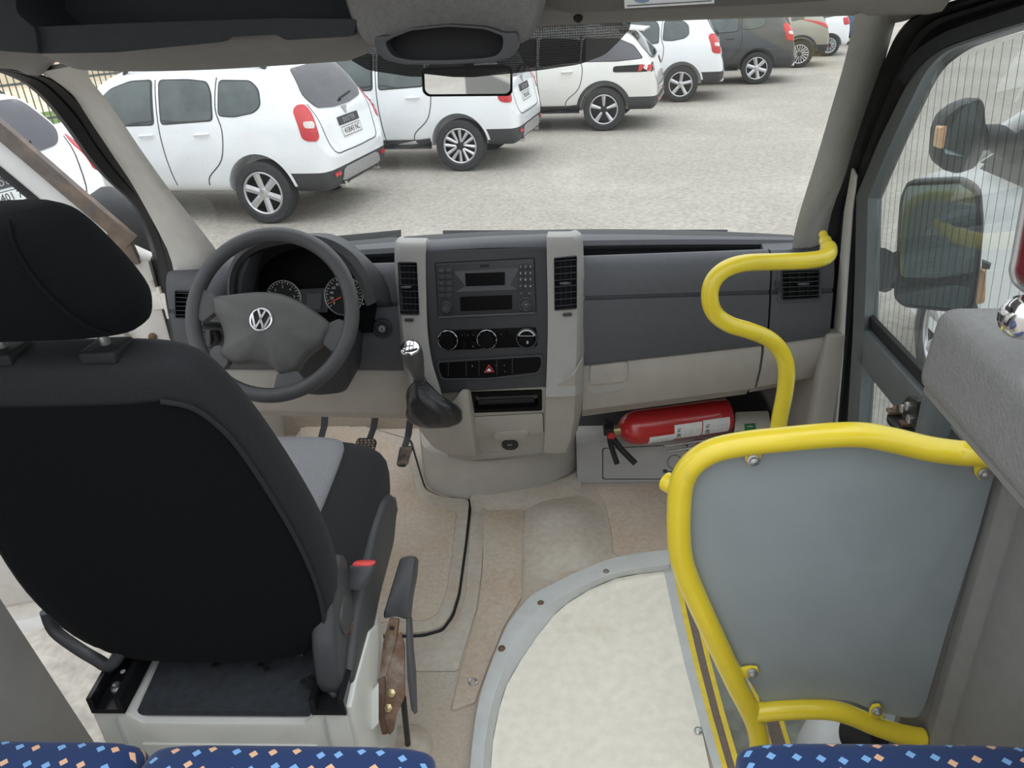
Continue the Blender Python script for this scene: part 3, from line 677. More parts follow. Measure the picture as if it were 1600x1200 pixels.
# wing mirror on the open door, seen past the pillar
wm = thing('wing_mirror', 'grey-backed left wing mirror seen past the windscreen pillar', 'mirror', dp(.22, .80, -.1))
bm = newbm(); c = P(205, 340, Y=2.13)
rings = []
for k in range(9):
    t = -1+2*k/8; a = math.sqrt(max(0.02, 1-abs(t)**3.2))
    rings.append(superell(c+Vector((-.05, 0, -.05))+Vector((0, 0, t*.14)), Vector((1, 0, 0)), Vector((0, 1, 0)), .105*a, .06*a, 20, 3))
loft(bm, rings); finish('mirror_housing', bm, 'clad_dark', wm, 50)
bm = newbm(); tube(bm, [c+Vector((.02, -.0, -.16)), c+Vector((.07, -.02, -.19)), dp(.06, .70, -.04)], .03, 12); finish('mirror_arm', bm, 'clad_dark', wm, 50)

# ================================================================== RIGHT WING MIRROR outside the glazed door
rw = thing('wing_mirror', 'large black two-glass wing mirror outside the glazed door', 'mirror', (1.10, 1.95, .62))
MP = plane((1.10, 1.85, .8), (-.50, -.86, .05))
hous = rnd([(1418, 282), (1505, 278), (1532, 296), (1536, 350), (1530, 430), (1524, 478), (1508, 490), (1412, 480), (1396, 466), (1400, 400), (1406, 310)], [10, 14, 14, 10, 10, 10, 12, 10, 10, 10, 12], 4)
bm = newbm(); A = face(hous, MP); cA = sum(A, Vector())/len(A); n_ = MP[1]
loft(bm, [[cA+(p-cA)*.94+n_*(-.004) for p in A], [cA+(p-cA)*.97+n_*.004 for p in A], [p for p in A], [cA+(p-cA)*.98-n_*.05 for p in A], [cA+(p-cA)*.80-n_*.11 for p in A], [cA+(p-cA)*.4-n_*.14 for p in A]])
finish('mirror_housing', bm, 'clad_dark', rw, 45)
panel('mirror_glass', rnd([(1418, 290), (1500, 287), (1523, 302), (1526, 350), (1522, 425), (1518, 436), (1408, 432), (1406, 400), (1412, 310)], 8), MP, .004, 'mirror_glass_wing', rw, off=.006)
panel('wide_angle_glass', rnd([(1404, 440), (1516, 446), (1513, 476), (1500, 482), (1412, 474), (1402, 462)], 6), MP, .004, 'mirror_glass_wing', rw, off=.006)
bm = newbm(); tube(bm, [P(1402, 430, pl=MP)-n_*.05, P(1385, 425, x=1.05), P(1368, 420, x=.98)], [.05, .055, .055], 14); finish('mirror_arm', bm, 'clad_dark', rw, 50)
panel('indicator_lens', rnd([(1528, 420), (1540, 428), (1538, 475), (1524, 478)], 3), plane((1.13, 1.85, .8), (-.5, -.86, .05)), .03, 'lamp_amber', rw, off=-.01)
panel('mirror_fin', [(1534, 408), (1548, 414), (1546, 421), (1534, 420)], MP, .02, 'clad_dark', rw)

# ================================================================== OVERHEAD: shelf, visors, console, mirror
sh = thing('overhead_shelf', 'dark open storage shelf above the driver visor', 'shelf', (-.40, 1.3, 1.37))
SP = planeY(1.28)
lipA = [(-40, 66), (60, 84), (180, 82), (345, 66), (355, 58), (432, 54), (446, 63), (550, 57), (560, 30), (440, 28), (200, 36), (55, 42), (-40, 30)]
panel('shelf_lip', rnd(lipA, 6), SP, .03, 'shelf_dark', sh, bev=.006)
bm = newbm(); prism(bm, [(-.86, 1.29, 1.372), (-.07, 1.29, 1.372), (-.07, 1.40, 1.372), (-.86, 1.40, 1.372)], (0, 0, .006)); finish('shelf_floor', bm, 'shelf_dark', sh, 0)
bm = newbm(); prism(bm, [(-.86, 1.40, 1.37), (-.07, 1.40, 1.37), (-.07, 1.40, 1.62), (-.86, 1.40, 1.62)], (0, .015, 0)); finish('shelf_back', bm, 'shelf_dark', sh, 0)
bm = newbm(); prism(bm, [(-.86, 1.26, 1.60), (-.07, 1.26, 1.60), (-.07, 1.60, 1.60), (-.86, 1.60, 1.60)], (0, 0, .02)); finish('shelf_roof', bm, 'shelf_dark', sh, 0)
panel('shelf_side', rnd([(-60, -40), (22, -40), (26, 20), (55, 44), (60, 84), (0, 80), (-60, 66)], 8), planeY(1.27), .25, 'shelf_dark', sh, bev=.012)
def visor(name, label, pts, Y, hw, hd, m):
    v = thing(name, label, 'sun visor', P(*pts[len(pts)//2], Y=Y))
    cen_ = cat([P(*p, Y=Y) for p in pts], 5); rings = []; n = len(cen_)
    for i, c in enumerate(cen_):
        e = min(1, .25+min(i, n-1-i)/2.2); rings.append(superell(c, Vector((0, .35, .94)), Vector((0, .94, -.35)), hw*e, hd*e, 16, 2.4))
    bm = newbm(); loft(bm, rings); finish('visor_pad', bm, m, v, 60); return v
v1 = visor('sun_visor', 'grey padded sun visor folded up in front of the driver', [(72, 80), (150, 84), (280, 82), (420, 74), (585, 62)], 1.45, .020, .075, 'header_grey')
v2 = visor('sun_visor', 'flat grey sun visor above the passenger side with a sticker', [(840, -2), (980, -7), (1120, -13), (1250, -20), (1330, -26)], 1.42, .016, .045, 'console_cloth')
panel('sticker', [(975, -10), (1116, -14), (1116, 5), (976, 13)], planeY(1.375, R(10), 1.38), .002, 'label_paper', v2)
panel('sticker_mark', circ(1003, -1, 12, 16, 5), planeY(1.372, R(10), 1.38), .001, 'paint_blue', v2)
panel('sticker_line', [(980, 8.5), (1112, 0.5), (1112, 1.6), (980, 9.8)], planeY(1.3725, R(10), 1.38), .001, 'print_dark', v2)
bm = newbm(); q = P(904, 28, Y=1.5); lathe(bm, [(.009, 0), (.007, .008), (.001, .009)], q+Vector((0, .03, .0)), (0, -1, -.3), 10); finish('visor_clip', bm, 'gap_black', v2, 50)
oc = thing('overhead_console', 'grey cloth-covered overhead console with a dark open tray', 'console', P(697, 98, Y=1.34))
CP = planeY(1.30)
outl = rnd([(525, -60), (862, -60), (850, 0), (838, 40), (822, 66), (800, 72), (600, 78), (572, 70), (553, 40), (540, 0)], [4, 4, 30, 30, 16, 30, 30, 16, 30, 30], 4)
bm = newbm(); A = face(outl, CP); cA = sum(A, Vector())/len(A)
def ins(A, k, d): return [cA+(p-cA)*k+Vector((0, d, 0)) for p in A]
loft(bm, [ins(A, .93, -.02), ins(A, .975, -.013), ins(A, 1, .0), ins(A, 1.02, .06), ins(A, 1.02, .28)]); finish('console_body', bm, 'console_cloth', oc, 60)
CQ = planeY(1.235)
to = rnd([(584, 56), (606, 57), (640, 44), (700, 38), (760, 42), (788, 52), (808, 50), (811, 74), (800, 90), (770, 97), (700, 101), (630, 101), (600, 94), (586, 78)], 8, 4)
ti = rnd([(602, 66), (612, 60), (642, 48), (700, 42), (758, 46), (784, 56), (786, 62), (785, 76), (776, 87), (755, 91), (700, 94), (640, 94), (614, 88), (605, 76)], 8, 4)
ringpanel('tray_rim', to, ti, CQ, .05, 'seat_plastic', oc, bev=.004)
panel('tray_recess', ti, CQ, .004, 'gap_black', oc, off=-.040)
rm = thing('rear_view_mirror', 'rectangular rear view mirror hanging below the overhead console', 'mirror', P(730, 128, Y=1.70))
XP = plane((0, 1.70, 1.27), (.17, -1, -.02))
mo = rnd([(658, 110), (664, 105), (792, 101), (801, 108), (801, 144), (796, 150), (668, 151), (660, 144)], 6, 4)
bm = newbm(); A = face(mo, XP); cA = sum(A, Vector())/len(A); n_ = XP[1]
loft(bm, [[cA+(p-cA)*.955-n_*.002 for p in A], [cA+(p-cA)*.975+n_*.004 for p in A], A, [cA+(p-cA)*.97-n_*.02 for p in A], [cA+(p-cA)*.7-n_*.035 for p in A]]); finish('mirror_housing', bm, 'gap_black', rm, 45)
panel('mirror_glass', rnd([(663, 113), (670, 109), (790, 105.5), (797, 112), (797, 141), (791, 146), (670, 147), (664, 141)], 4), XP, .004, 'mirror_glass', rm, off=.003)
bm = newbm(); tube(bm, [P(733, 112, pl=XP)-n_*.025, P(733, 100, Y=1.70), Vector((.03, 1.70, 1.335))], [.012, .010, .014], 10); finish('mirror_stem', bm, 'gap_black', rm, 50)

# ================================================================== DASHBOARD
da = thing('dashboard', 'dark grey dashboard with light grey lower trim', 'dashboard', (0, 2.0, .3))
def lerp(a, b, t): return a+(b-a)*t
def dash_section(name, x0, x1, prof0, prof1, m, n=6, bev=0.0):
    bm = newbm(); rings = []
    for i in range(n+1):
        t = i/n; rings.append([Vector((lerp(x0, x1, t), lerp(a[0], b[0], t), lerp(a[1], b[1], t))) for a, b in zip(prof0, prof1)])
    loft(bm, rings); return finish(name, bm, m, da, 28, bevel=bev)
def up(zl, zb=.0):                           # dark upper fascia, rounded over the top; zl: lower edge
    return [(1.955, .765), (1.93, .782), (1.908, .786), (1.893, .779), (1.880, .762), (1.868, .735), (1.862, .705), (1.8605, .697), (1.867, .695), (1.867, .687), (1.857, .685), (1.845, .62), (1.842, zl+.03), (1.848, zl+.006), (1.86, zl), (2.02, zl), (2.02, .70), (1.955, .70)]
dash_section('glove_box_lid', .236, .706, up(.500), up(.545), 'dash_dark', 8)
ef = dash_section('end_fascia', .711, .862, up(.546), up(.566), 'dash_dark', 4)
df = dash_section('driver_fascia', -.236, -.862, up(.500), up(.520), 'dash_dark', 8)
# storage tray and top pad
bm = newbm(); prism(bm, [(-.86, 1.95, .745), (.70, 1.95, .745), (.70, 2.04, .745), (-.86, 2.04, .745)], (0, 0, -.02)); finish('storage_tray', bm, 'tray_black', da, 0)
bm = newbm(); prism(bm, [(-.86, 2.03, .72), (.70, 2.03, .72), (.70, 2.03, .785), (-.86, 2.03, .785)], (0, .01, 0)); finish('tray_wall', bm, 'tray_black', da, 0)
bm = newbm(); rings = []
for i in range(21):
    x = -.87+1.74*i/20; k = (x/.8)**2
    rings.append([Vector((x, 2.02-.02*k, .772-.014*k)), Vector((x, 2.012-.02*k, .785-.014*k)), Vector((x, 2.02-.02*k, .797-.016*k)), Vector((x, 2.05-.03*k, .799-.016*k)), Vector((x, 2.20-.11*k, .765-.012*k)), Vector((x, 2.20-.11*k, .70))])
loft(bm, rings); finish('top_pad', bm, 'dash_dark', da, 40)
bm = newbm(); prism(bm, [(.70, 1.93, .78), (.862, 1.92, .78), (.862, 2.03, .775), (.715, 2.04, .775)], (0, 0, -.03)); finish('tray_end_cap', bm, 'dash_dark', da, 30, bevel=.004)
# light grey lower trims
def lo(zt, zb, yb): return [(1.858, zt), (1.852, zt-.02), (1.858, lerp(zt, zb, .35)), (1.885, lerp(zt, zb, .7)), (yb-.015, zb+.02), (yb, zb), (2.1, zb), (2.1, zt)]
dash_section('glove_box_door', .232, .700, lo(.500, .283, 1.965), lo(.545, .345, 1.965), 'light_plastic', 8, .002)
dash_section('end_trim', .706, .858, lo(.546, .350, 1.965), lo(.566, .380, 1.965), 'light_plastic', 4, .002)
dash_section('knee_panel', -.232, -.858, lo(.500, .285, 1.965), lo(.520, .315, 1.965), 'light_plastic', 8, .002)
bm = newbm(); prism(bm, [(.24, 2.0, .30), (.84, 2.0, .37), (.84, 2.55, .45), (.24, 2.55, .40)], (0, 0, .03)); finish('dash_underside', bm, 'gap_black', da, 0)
GL = planeY(1.857, R(-4), .46)
panel('latch_recess', rnd([(921, 597), (976, 590), (978, 600), (972, 609), (926, 616), (921, 611)], 3), GL, .004, 'grey_plastic', da, off=.001)
panel('glove_latch', rnd([(922, 573), (977, 567), (981, 569), (980, 594), (976, 597), (924, 602), (921, 598)], 3), planeY(1.845, R(-4), .46), .02, 'light_plastic', da, bev=.003)
# air vents
def vent(px_outer, pl, nslat, parent, tab, rim=2.0, deep=.05, wheel=None):
    """px_outer: 4 corners (tl, tr, br, bl)"""
    tl, tr, br, bl = [Vector(p) for p in px_outer]; c = (tl+tr+br+bl)/4
    oo = [tuple(p+(p-c).normalized()*rim*1.4) for p in (tl, tr, br, bl)]
    v = ringpanel('air_vent', rnd(oo, 2.5, 3), rnd([tuple(p) for p in (tl, tr, br, bl)], 1.5, 3), pl, .02, 'dash_black', parent, off=.002)
    panel('vent_duct', [tuple(p) for p in (tl, tr, br, bl)], pl, .003, 'gap_black', v, off=-.03)
    for k in range(nslat):
        t = (k+.5)/nslat; a = tl.lerp(bl, t); b = tr.lerp(br, t)
        A, B = P(*a, pl=pl), P(*b, pl=pl); n = pl[1]; upv = Vector((0, -.3, 1)).normalized()
        bm = newbm(); prism(bm, [A-n*.001, B-n*.001, B-n*.022-upv*.006, A-n*.022-upv*.006], upv*.0022); finish('slat', bm, 'dash_dark', v, 20)
    for k in range(3):
        t = (k+1)/4; a = P(*tl.lerp(tr, t), pl=pl); b = P(*bl.lerp(br, t), pl=pl); n = pl[1]
        bm = newbm(); prism(bm, [a-n*.018, b-n*.018, b-n*.028, a-n*.028], (.0015, 0, 0)); finish('vane', bm, 'dash_black', v, 20)
    q = P(*tab, pl=pl); bm = newbm(); rings = [superell(q+Vector((x, 0, 0))-pl[1]*.004, pl[1], Vector((0, 0, 1)), .010*e, .0042*e, 12) for x, e in ((-.015, .3), (-.012, .8), (0, 1), (.012, .8), (.015, .3))]
    loft(bm, rings); finish('vent_tab', bm, 'dash_dark', v, 60)
    return v
EV = planeY(1.860, R(8), .72)
vb_ = panel('vent_bezel', rnd([(1215, 405), (1284, 403), (1283, 470), (1215, 474)], 5), EV, .01, 'dash_dark', da, off=.003, bev=.002)
vq = [(1222, 424), (1280, 422), (1279, 465), (1223, 468)]; cut_px(ef, vq, EV, .06); cut_px(vb_, vq, EV, .06); vent(vq, (EV[0]+EV[1]*.006, EV[1]), 6, da, (1256, 444), 1.5)
panel('vent_wheel', rnd([(1211, 438), (1217, 437), (1218, 456), (1213, 458)], 2.5), EV, .01, 'dash_black', da, off=.006, bev=.002)
vq = [(274, 455), (318, 457), (319, 497), (275, 496)]; cut_px(df, vq, planeY(1.866, R(8), .72), .06); vent(vq, planeY(1.862, R(8), .72), 6, da, (305, 476), 1.5)
panel('thumb_wheel', rnd([(279, 514), (288, 514), (289, 536), (281, 536)], 3.5), planeY(1.850, R(4), .6), .01, 'gloss_black', da, off=.004, bev=.002)

# ------------------------------------------------------------------ instrument binnacle (parts of the dashboard)
HP = planeY(1.70, R(6), .75)
arch_o = [(356, 478), (355, 450), (357, 425), (366, 402), (384, 384), (410, 373), (445, 367), (485, 367), (520, 376), (550, 395), (570, 420), (581, 445), (587, 472)]
arch_i = [(368, 478), (366, 452), (369, 428), (379, 409), (396, 395), (420, 386), (450, 381), (484, 382), (512, 392), (536, 410), (554, 433), (565, 455), (573, 478)]
bm = newbm()
A = cat([P(*p, pl=HP) for p in arch_o], 3); B = cat([P(*p, pl=HP)-HP[1]*(-.002) for p in arch_i], 3)
bk = Vector((0, .24, -.125))
loft(bm, [[a, a*.5+b*.5+HP[1]*.008, b, b+Vector((0, .16, -.02)), a+bk, a+Vector((0, .12, -.05)), a+Vector((0, .03, -.006))] for a, b in zip(A, B)], True, True)
finish('instrument_hood', bm, 'dash_black', da, 45)
IP = planeY(1.815, R(18), .70)
face_px = rnd([(372, 500), (390, 430), (420, 400), (470, 388), (520, 398), (556, 430), (578, 470), (576, 500)], 14)
panel('instrument_panel', [(360, 520), (360, 430), (380, 395), (420, 375), (470, 370), (530, 385), (570, 430), (586, 480), (580, 520)], planeY(1.84, R(18), .70), .02, 'gloss_black', da)
def gauge(cx, cy, r, nums, a0, a1, needle):
    bm = newbm(); n = IP[1]
    c = P(cx, cy, pl=IP); rr = (P(cx+r, cy, pl=IP)-c).length; a, u, v = frame(n)
    right = Vector((1, 0, 0)); upv = n.cross(right)
    tube(bm, [c+right*math.cos(k*math.pi/16)*rr+upv*math.sin(k*math.pi/16)*rr for k in range(32)], .0012, 6, True)
    gr = finish('gauge_ring', bm, 'silver_plastic', da, 50)
    bm = newbm(); disc(bm, c-n*.004, n, rr*.98, .003, 32); finish('gauge_dial', bm, 'gap_black', gr, 30)
    bm = newbm(); N = 24
    for k in range(N+1):
        t = R(a0+(a1-a0)*k/N); d = right*math.cos(t)+upv*math.sin(t); s = right*-math.sin(t)+upv*math.cos(t)
        l = .80 if k % 2 == 0 else .87
        prism(bm, [c+d*rr*l-s*.0006, c+d*rr*.94-s*.0006, c+d*rr*.94+s*.0006, c+d*rr*l+s*.0006], n*.0006)
    finish('gauge_scale', bm, 'print_white', gr, 0)
    for i, s_ in enumerate(nums):
        t = R(a0+(a1-a0)*i/(len(nums)-1)); me = text_mesh(s_, rr*.20, .0002)
        p = c+right*math.cos(t)*rr*.64+upv*math.sin(t)*rr*.64+n*.0004
        me.transform(Matrix(((right.x, upv.x, n.x, p.x), (right.y, upv.y, n.y, p.y), (right.z, upv.z, n.z, p.z), (0, 0, 0, 1)))); link('gauge_numeral', me, 'print_white', gr)
    t = R(needle); d = right*math.cos(t)+upv*math.sin(t); s = right*-math.sin(t)+upv*math.cos(t)
    bm = newbm(); prism(bm, [c-s*.002+n*.002, c+d*rr*.85-s*.0007+n*.002, c+d*rr*.85+s*.0007+n*.002, c+s*.002+n*.002], n*.0015); finish('needle', bm, 'needle_red', gr, 0)
    bm = newbm(); lathe(bm, [(.008, 0), (.007, .004), (.001, .005)], c+n*.001, n, 14); finish('needle_cap', bm, 'gap_black', gr, 50)
gauge(443, 466, 27, ['0', '1', '2', '3', '4', '5', '6'], 215, -35, 212)
gauge(537, 462, 30, ['0', '20', '40', '60', '80', '100', '120', '140', '160', '180', '200'], 215, -35, 205)
panel('trip_display', rnd([(480, 459), (503, 458), (502, 483), (480, 483)], 1), IP, .003, 'dash_dark', da, off=.003)
panel('display_surround', rnd([(466, 452), (512, 450), (512, 488), (466, 488)], 2), IP, .003, 'dash_black', da, off=.0)
for px, py in ((570, 467), (568, 475)):
    bm = newbm(); disc(bm, P(px, py, pl=IP), IP[1], .002, .001, 8); finish('warning_lamp', bm, 'print_white', da, 0)
# hood wings: lighter inner cheek, driver-side bulge
panel('binnacle_cheek', rnd([(357, 440), (372, 414), (392, 400), (380, 430), (374, 470), (360, 475)], 4), planeY(1.72, R(6), .75), .10, 'dash_dark', da, bev=.003)
bm = newbm(); tube(bm, [P(330, 470, Y=1.80), P(345, 432, Y=1.84), P(362, 415, Y=1.90)], [.05, .05, .03], 14); finish('fascia_shoulder', bm, 'dash_dark', da, 60)
# column shroud, stalks, switch, ignition
bm = newbm(); A = face(rnd([(470, 540), (549, 540), (548, 598), (538, 616), (500, 620), (440, 614), (430, 570), (440, 540)], 10), planeY(1.73, R(-10), .55))
cA = sum(A, Vector())/len(A)
loft(bm, [[cA+(p-cA)*.93 for p in A], [cA+(p-cA)+Vector((0, .012, 0)) for p in A], [cA+(p-cA)*1.02+Vector((0, .16, .0)) for p in A]]); finish('column_shroud', bm, 'dash_black', da, 40)
bm = newbm(); tube(bm, [P(420, 510, Y=1.72), P(372, 512, Y=1.72), P(345, 508, Y=1.70), P(316, 506, Y=1.68), P(313, 506, Y=1.68)], [.010, .010, .012, .015, .010], 12); finish('indicator_stalk', bm, 'dash_black', da, 50)
bm = newbm(); c = P(325, 527, Y=1.83); lathe(bm, [(.030, -.02), (.030, .006), (.026, .009), (.020, .009), (.019, .018), (.001, .019)], c, (0, -1, .1), 24); finish('headlight_switch', bm, 'dash_black', da, 40)
panel('knob_grip', rnd([(321, 515), (328, 515), (329, 541), (322, 541)], 2), planeY(1.805), .02, 'dash_dark', da, bev=.003)
bm = newbm(); c = P(598, 512, Y=1.842); lathe(bm, [(.0255, 0), (.0255, .006), (.022, .010), (.019, .010), (.018, .004), (.013, .004), (.012, .008), (.001, .008)], c, (0, -1, .1), 28); ig = finish('ignition_lock', bm, 'dash_black', da, 40)
bm = newbm(); lathe(bm, [(.009, .007), (.009, .012), (.001, .0125)], c, (0, -1, .1), 18); kb = finish('key_barrel', bm, 'steel', ig, 40)
bm = newbm(); box(bm, c+Vector((.001, -.0135, .001)), (.002, .003, .008)); finish('key_slot', bm, 'gap_black', ig, 0)
bm = newbm(); lathe(bm, [(.012, 0), (.011, .006), (.004, .008), (.001, .006)], P(575, 590, Y=1.862), (0, -1, .1), 16); finish('knee_screw', bm, 'dash_black', da, 40)
# wipers resting at the base of the screen (outside)
for pts, lab in (([(455, 384), (500, 384), (560, 381), (612, 372), (624, 368)], 'wiper arm at the screen base in front of the driver'), ([(690, 369), (760, 366), (850, 362), (980, 364), (1140, 368)], 'wiper blade at the screen base in front of the passenger')):
    q = [P(*p, Y=2.27) for p in pts]; wv = thing('wiper', lab, 'wiper', q[0])
    bm = newbm(); tube(bm, cat(q, 4), [.006]*(len(q)*4-3), 8); finish('wiper_arm', bm, 'seal_rubber', wv, 50)
    bm = newbm(); prism(bm, [q[0]+Vector((0, .02, -.012)), q[-1]+Vector((0, .02, -.012)), q[-1]+Vector((0, .03, .004)), q[0]+Vector((0, .03, .004))], (0, .006, .004)); finish('wiper_blade', bm, 'seal_rubber', wv, 30)
# ================================================================== CENTRE CONSOLE
cc = thing('centre_console', 'grey centre console with radio, heater knobs and cubby', 'console', (0, 1.95, .0))
FT = R(9.3)
FC = planeY(1.80, FT, .485)
LT = R(-21.8)
LC = planeY(1.80, LT, .485)
def column(rowsL, name, m, plf, back=.16, offs=(-.03, .006, .012, .010), flip=False, top=0):
    bm = newbm(); rings = []
    for k, (y, xl, xr) in enumerate(rowsL):
        n = plf[1]; b = Vector((0, 1, -.42))
        xo, xi = (xr, xl) if flip else (xl, xr)
        yo, yi = y+(1.2 if flip else 0), y
        pq = (plf[0]-n*(.06 if k < top else (.015 if k == top else 0)), n)
        pts = []
        for t, o in ((0, offs[0]), (.22, offs[1]), (.7, offs[2]), (1, offs[3])):
            pts.append(P(lerp(xo, xi, t), y, pl=pq)+n*o)
        pts = [pts[0]+b*back]+pts+[pts[-1]+b*back*.7]
        rings.append(pts)
    rr = [cat([r[j] for r in rings], 3) for j in range(6)]
    loft(bm, [[rr[j][i] for j in range(6)] for i in range(len(rr[0]))])
    return finish(name, bm, m, cc, 50)
colL = column([(371, 624, 668), (376, 617, 667), (386, 613, 666), (420, 613, 666), (470, 616, 667), (520, 620, 669), (565, 625, 676), (605, 632, 688), (650, 640, 700)], 'console_column', 'grey_plastic', FC, top=1)
colR = column([(361, 857, 900), (366, 855, 907), (376, 854, 911), (420, 855, 913), (470, 856, 914), (520, 856, 914), (560, 855, 913), (590, 854, 912), (618, 853, 911)], 'console_column', 'grey_plastic', FC, flip=True, top=1)
# lighter lower end of the right column, below the slanted joint
bm = newbm(); rings = []
for y, xl, xr, top in ((0, 853, 911, 1), (620, 853, 911, 0), (650, 852, 909, 0), (680, 851, 903, 0), (702, 850, 893, 0)):
    pts = []
    for t, o in ((0, .0125), (.3, .0155), (.78, .012), (1, -.022)):
        x = lerp(xl, xr, t); yy = lerp(606, 571, t) if top else y
        pts.append(P(x, yy, pl=LC)+LC[1]*o)
    rings.append([pts[0]+Vector((0, .1, 0))]+pts+[pts[-1]+Vector((0, .16, 0))])
loft(bm, rings); finish('column_foot', bm, 'light_plastic', cc, 50)
# dark fascia with top pad
panel('console_fascia', rnd([(664, 392), (857, 386), (858, 480), (856, 603), (800, 606), (740, 610), (688, 614), (674, 560), (668, 480)], 2), FC, .10, 'dash_black', cc, off=.004, bev=.003)
bm = newbm(); rows = [((667, 376), (856, 365), .09), ((667, 380), (856, 369), .03), ((666, 387), (856, 377), .004), ((665, 392), (857, 386), .0)]
def fo(p, d): return P(*p, pl=(FC[0]-FC[1]*d, FC[1]))
loft(bm, [[fo(a, d), fo(((a[0]+b[0])/2, (a[1]+b[1])/2-1.5), d), fo(b, d), fo(b, d)+Vector((0, .08, -.05)), fo(a, d)+Vector((0, .08, -.05))] for a, b, d in rows])
finish('console_top_pad', bm, 'dash_dark', cc, 60)
# column vents
VF = (FC[0]+FC[1]*.012, FC[1])
cut_px(colL, [(622, 411), (651, 411), (655, 491), (626, 490)], VF, .06); cut_px(colR, [(866, 404), (901, 401), (901, 481), (867, 484)], VF, .06)
vent([(622, 411), (651, 411), (655, 491), (626, 490)], (FC[0]+FC[1]*.012, FC[1]), 8, cc, (634, 449), 1.2)
vent([(866, 404), (901, 401), (901, 481), (867, 484)], (FC[0]+FC[1]*.012, FC[1]), 8, cc, (883, 443), 1.2)
CF = (FC[0]+FC[1]*.014, FC[1])
for pts in ([(632, 498), (646, 498), (646, 502), (633, 502)], [(879, 490), (893, 489), (894, 493), (880, 494)]):
    panel('vent_wheel', rnd(pts, 1.5), CF, .01, 'dash_black', cc, off=.004, bev=.001)
# ------------------------------------------------------------------ radio
RF = (FC[0]+FC[1]*.004, FC[1])
ra = panel('radio', rnd([(681, 412), (834, 404), (837, 488), (686, 495)], 3), RF, .02, 'dash_black', cc, off=.004, bev=.002)
ringpanel('radio_gap', rnd([(679, 410), (836, 402), (839, 490), (684, 497.5)], 3), rnd([(681, 412), (834, 404), (837, 488), (686, 495)], 3), RF, .002, 'gap_black', ra, off=.001)
panel('radio_sill', rnd([(686, 493.5), (837, 486.5), (837, 489), (686, 496)], .8), RF, .01, 'dash_dark', ra, off=.010, bev=.001)
rx = (RF[0]+RF[1]*.004, RF[1])
panel('screen_bevel', [(709, 424), (812, 418), (797, 445), (809, 452), (712, 456), (727, 447)], rx, .002, 'dash_dark', ra, off=.0015)
panel('radio_screen', rnd([(727, 427), (789, 425), (789, 445), (728, 447)], 1), rx, .003, 'gloss_black', ra, off=.003)
panel('radio_display', rnd([(719, 464), (800, 461), (800, 483), (720, 486)], 1), rx, .003, 'gloss_black', ra, off=.003)
panel('card_slot', rnd([(750, 413.5), (764, 413), (764, 416.5), (750, 417)], .5), rx, .002, 'gap_black', ra, off=.002)
lab = [['MENU', 'MEDIA'], ['<', '>'], ['AM', 'CD'], ['#', 'o'], ['<<', '>>']]
for j in range(5):
    for i in range(2):
        x0 = 684+i*11.6; y0 = 418.5+j*10.0-i*.3
        b = panel('radio_button', rnd([(x0, y0), (x0+11, y0-.2), (x0+11, y0+(8 if j < 4 else 6)), (x0, y0+(8.2 if j < 4 else 6))], 1), rx, .004, 'dash_black', ra, off=.003, bev=.0006)
        text_on('button_print', lab[j][i], x0+5.5, y0+4, .0026, rx, 'print_red' if (j == 3 and i == 0) else 'print_dim', ra, off=.0036)
keys = ['1', '2', '3', '4', '5', '6', '7', '8', '9', '*', '0', '#']
for k in range(12):
    i, j = k % 3, k//3; x0 = 810.0+i*7.7; y0 = 412.5+j*10.2-i*.3
    panel('keypad_button', rnd([(x0, y0), (x0+7, y0-.2), (x0+7, y0+8.6), (x0, y0+8.8)], .8), rx, .004, 'dash_black', ra, off=.003, bev=.0005)
    text_on('button_print', keys[k], x0+3.4, y0+4.2, .0048, rx, 'print_white', ra, off=.0036)
for x0, s_ in ((809, '<'), (822, 'C')):
    panel('keypad_button', rnd([(x0, 455.5), (x0+11, 455), (x0+11, 460.5), (x0, 461)], .8), rx, .004, 'dash_black', ra, off=.003, bev=.0005); text_on('button_print', s_, x0+5.5, 458, .003, rx, 'print_white', ra, off=.0036)
def knob(px, py, rpx, pl, parent, m, h=.014, ring=None, name='knob', cap=None):
    n = pl[1]; c = P(px, py, pl=pl); r = (P(px+rpx, py, pl=pl)-c).length
    bm = newbm(); lathe(bm, [(r, 0), (r, .004), (r*.9, .006), (r*.78, .006), (r*.74, h), (r*.68, h+.002), (r*.001, h+.002)], c, n, 28); k = finish(name, bm, m, parent, 35)
    if ring:
        bm = newbm(); a, u, v = frame(n); tube(bm, [c+n*.0055+(u*math.cos(t*math.pi/16)+v*math.sin(t*math.pi/16))*r*.92 for t in range(32)], r*.055, 6, True); finish('knob_ring', bm, ring, k, 60)
    return k, c, r
knob(698, 480, 10, rx, ra, 'dash_black', .014, None, 'volume_knob')
text_on('button_print', 'O', 697, 480, .004, rx, 'print_dim', ra, off=.0166)
k_, c_, r_ = knob(821, 475, 11, rx, ra, 'dash_black', .004, 'dash_dark', 'selector_pad')
text_on('button_print', 'OK', 822, 475, .0025, rx, 'print_white', ra, off=.0068)
for s_, dx, dy in (('^', 0, -6.5), ('v', 0, 7.5), ('<', -7, 0), ('>', 7, 0)): text_on('button_print', s_, 821+dx, 475+dy, .0025, rx, 'print_white', ra, off=.0068)
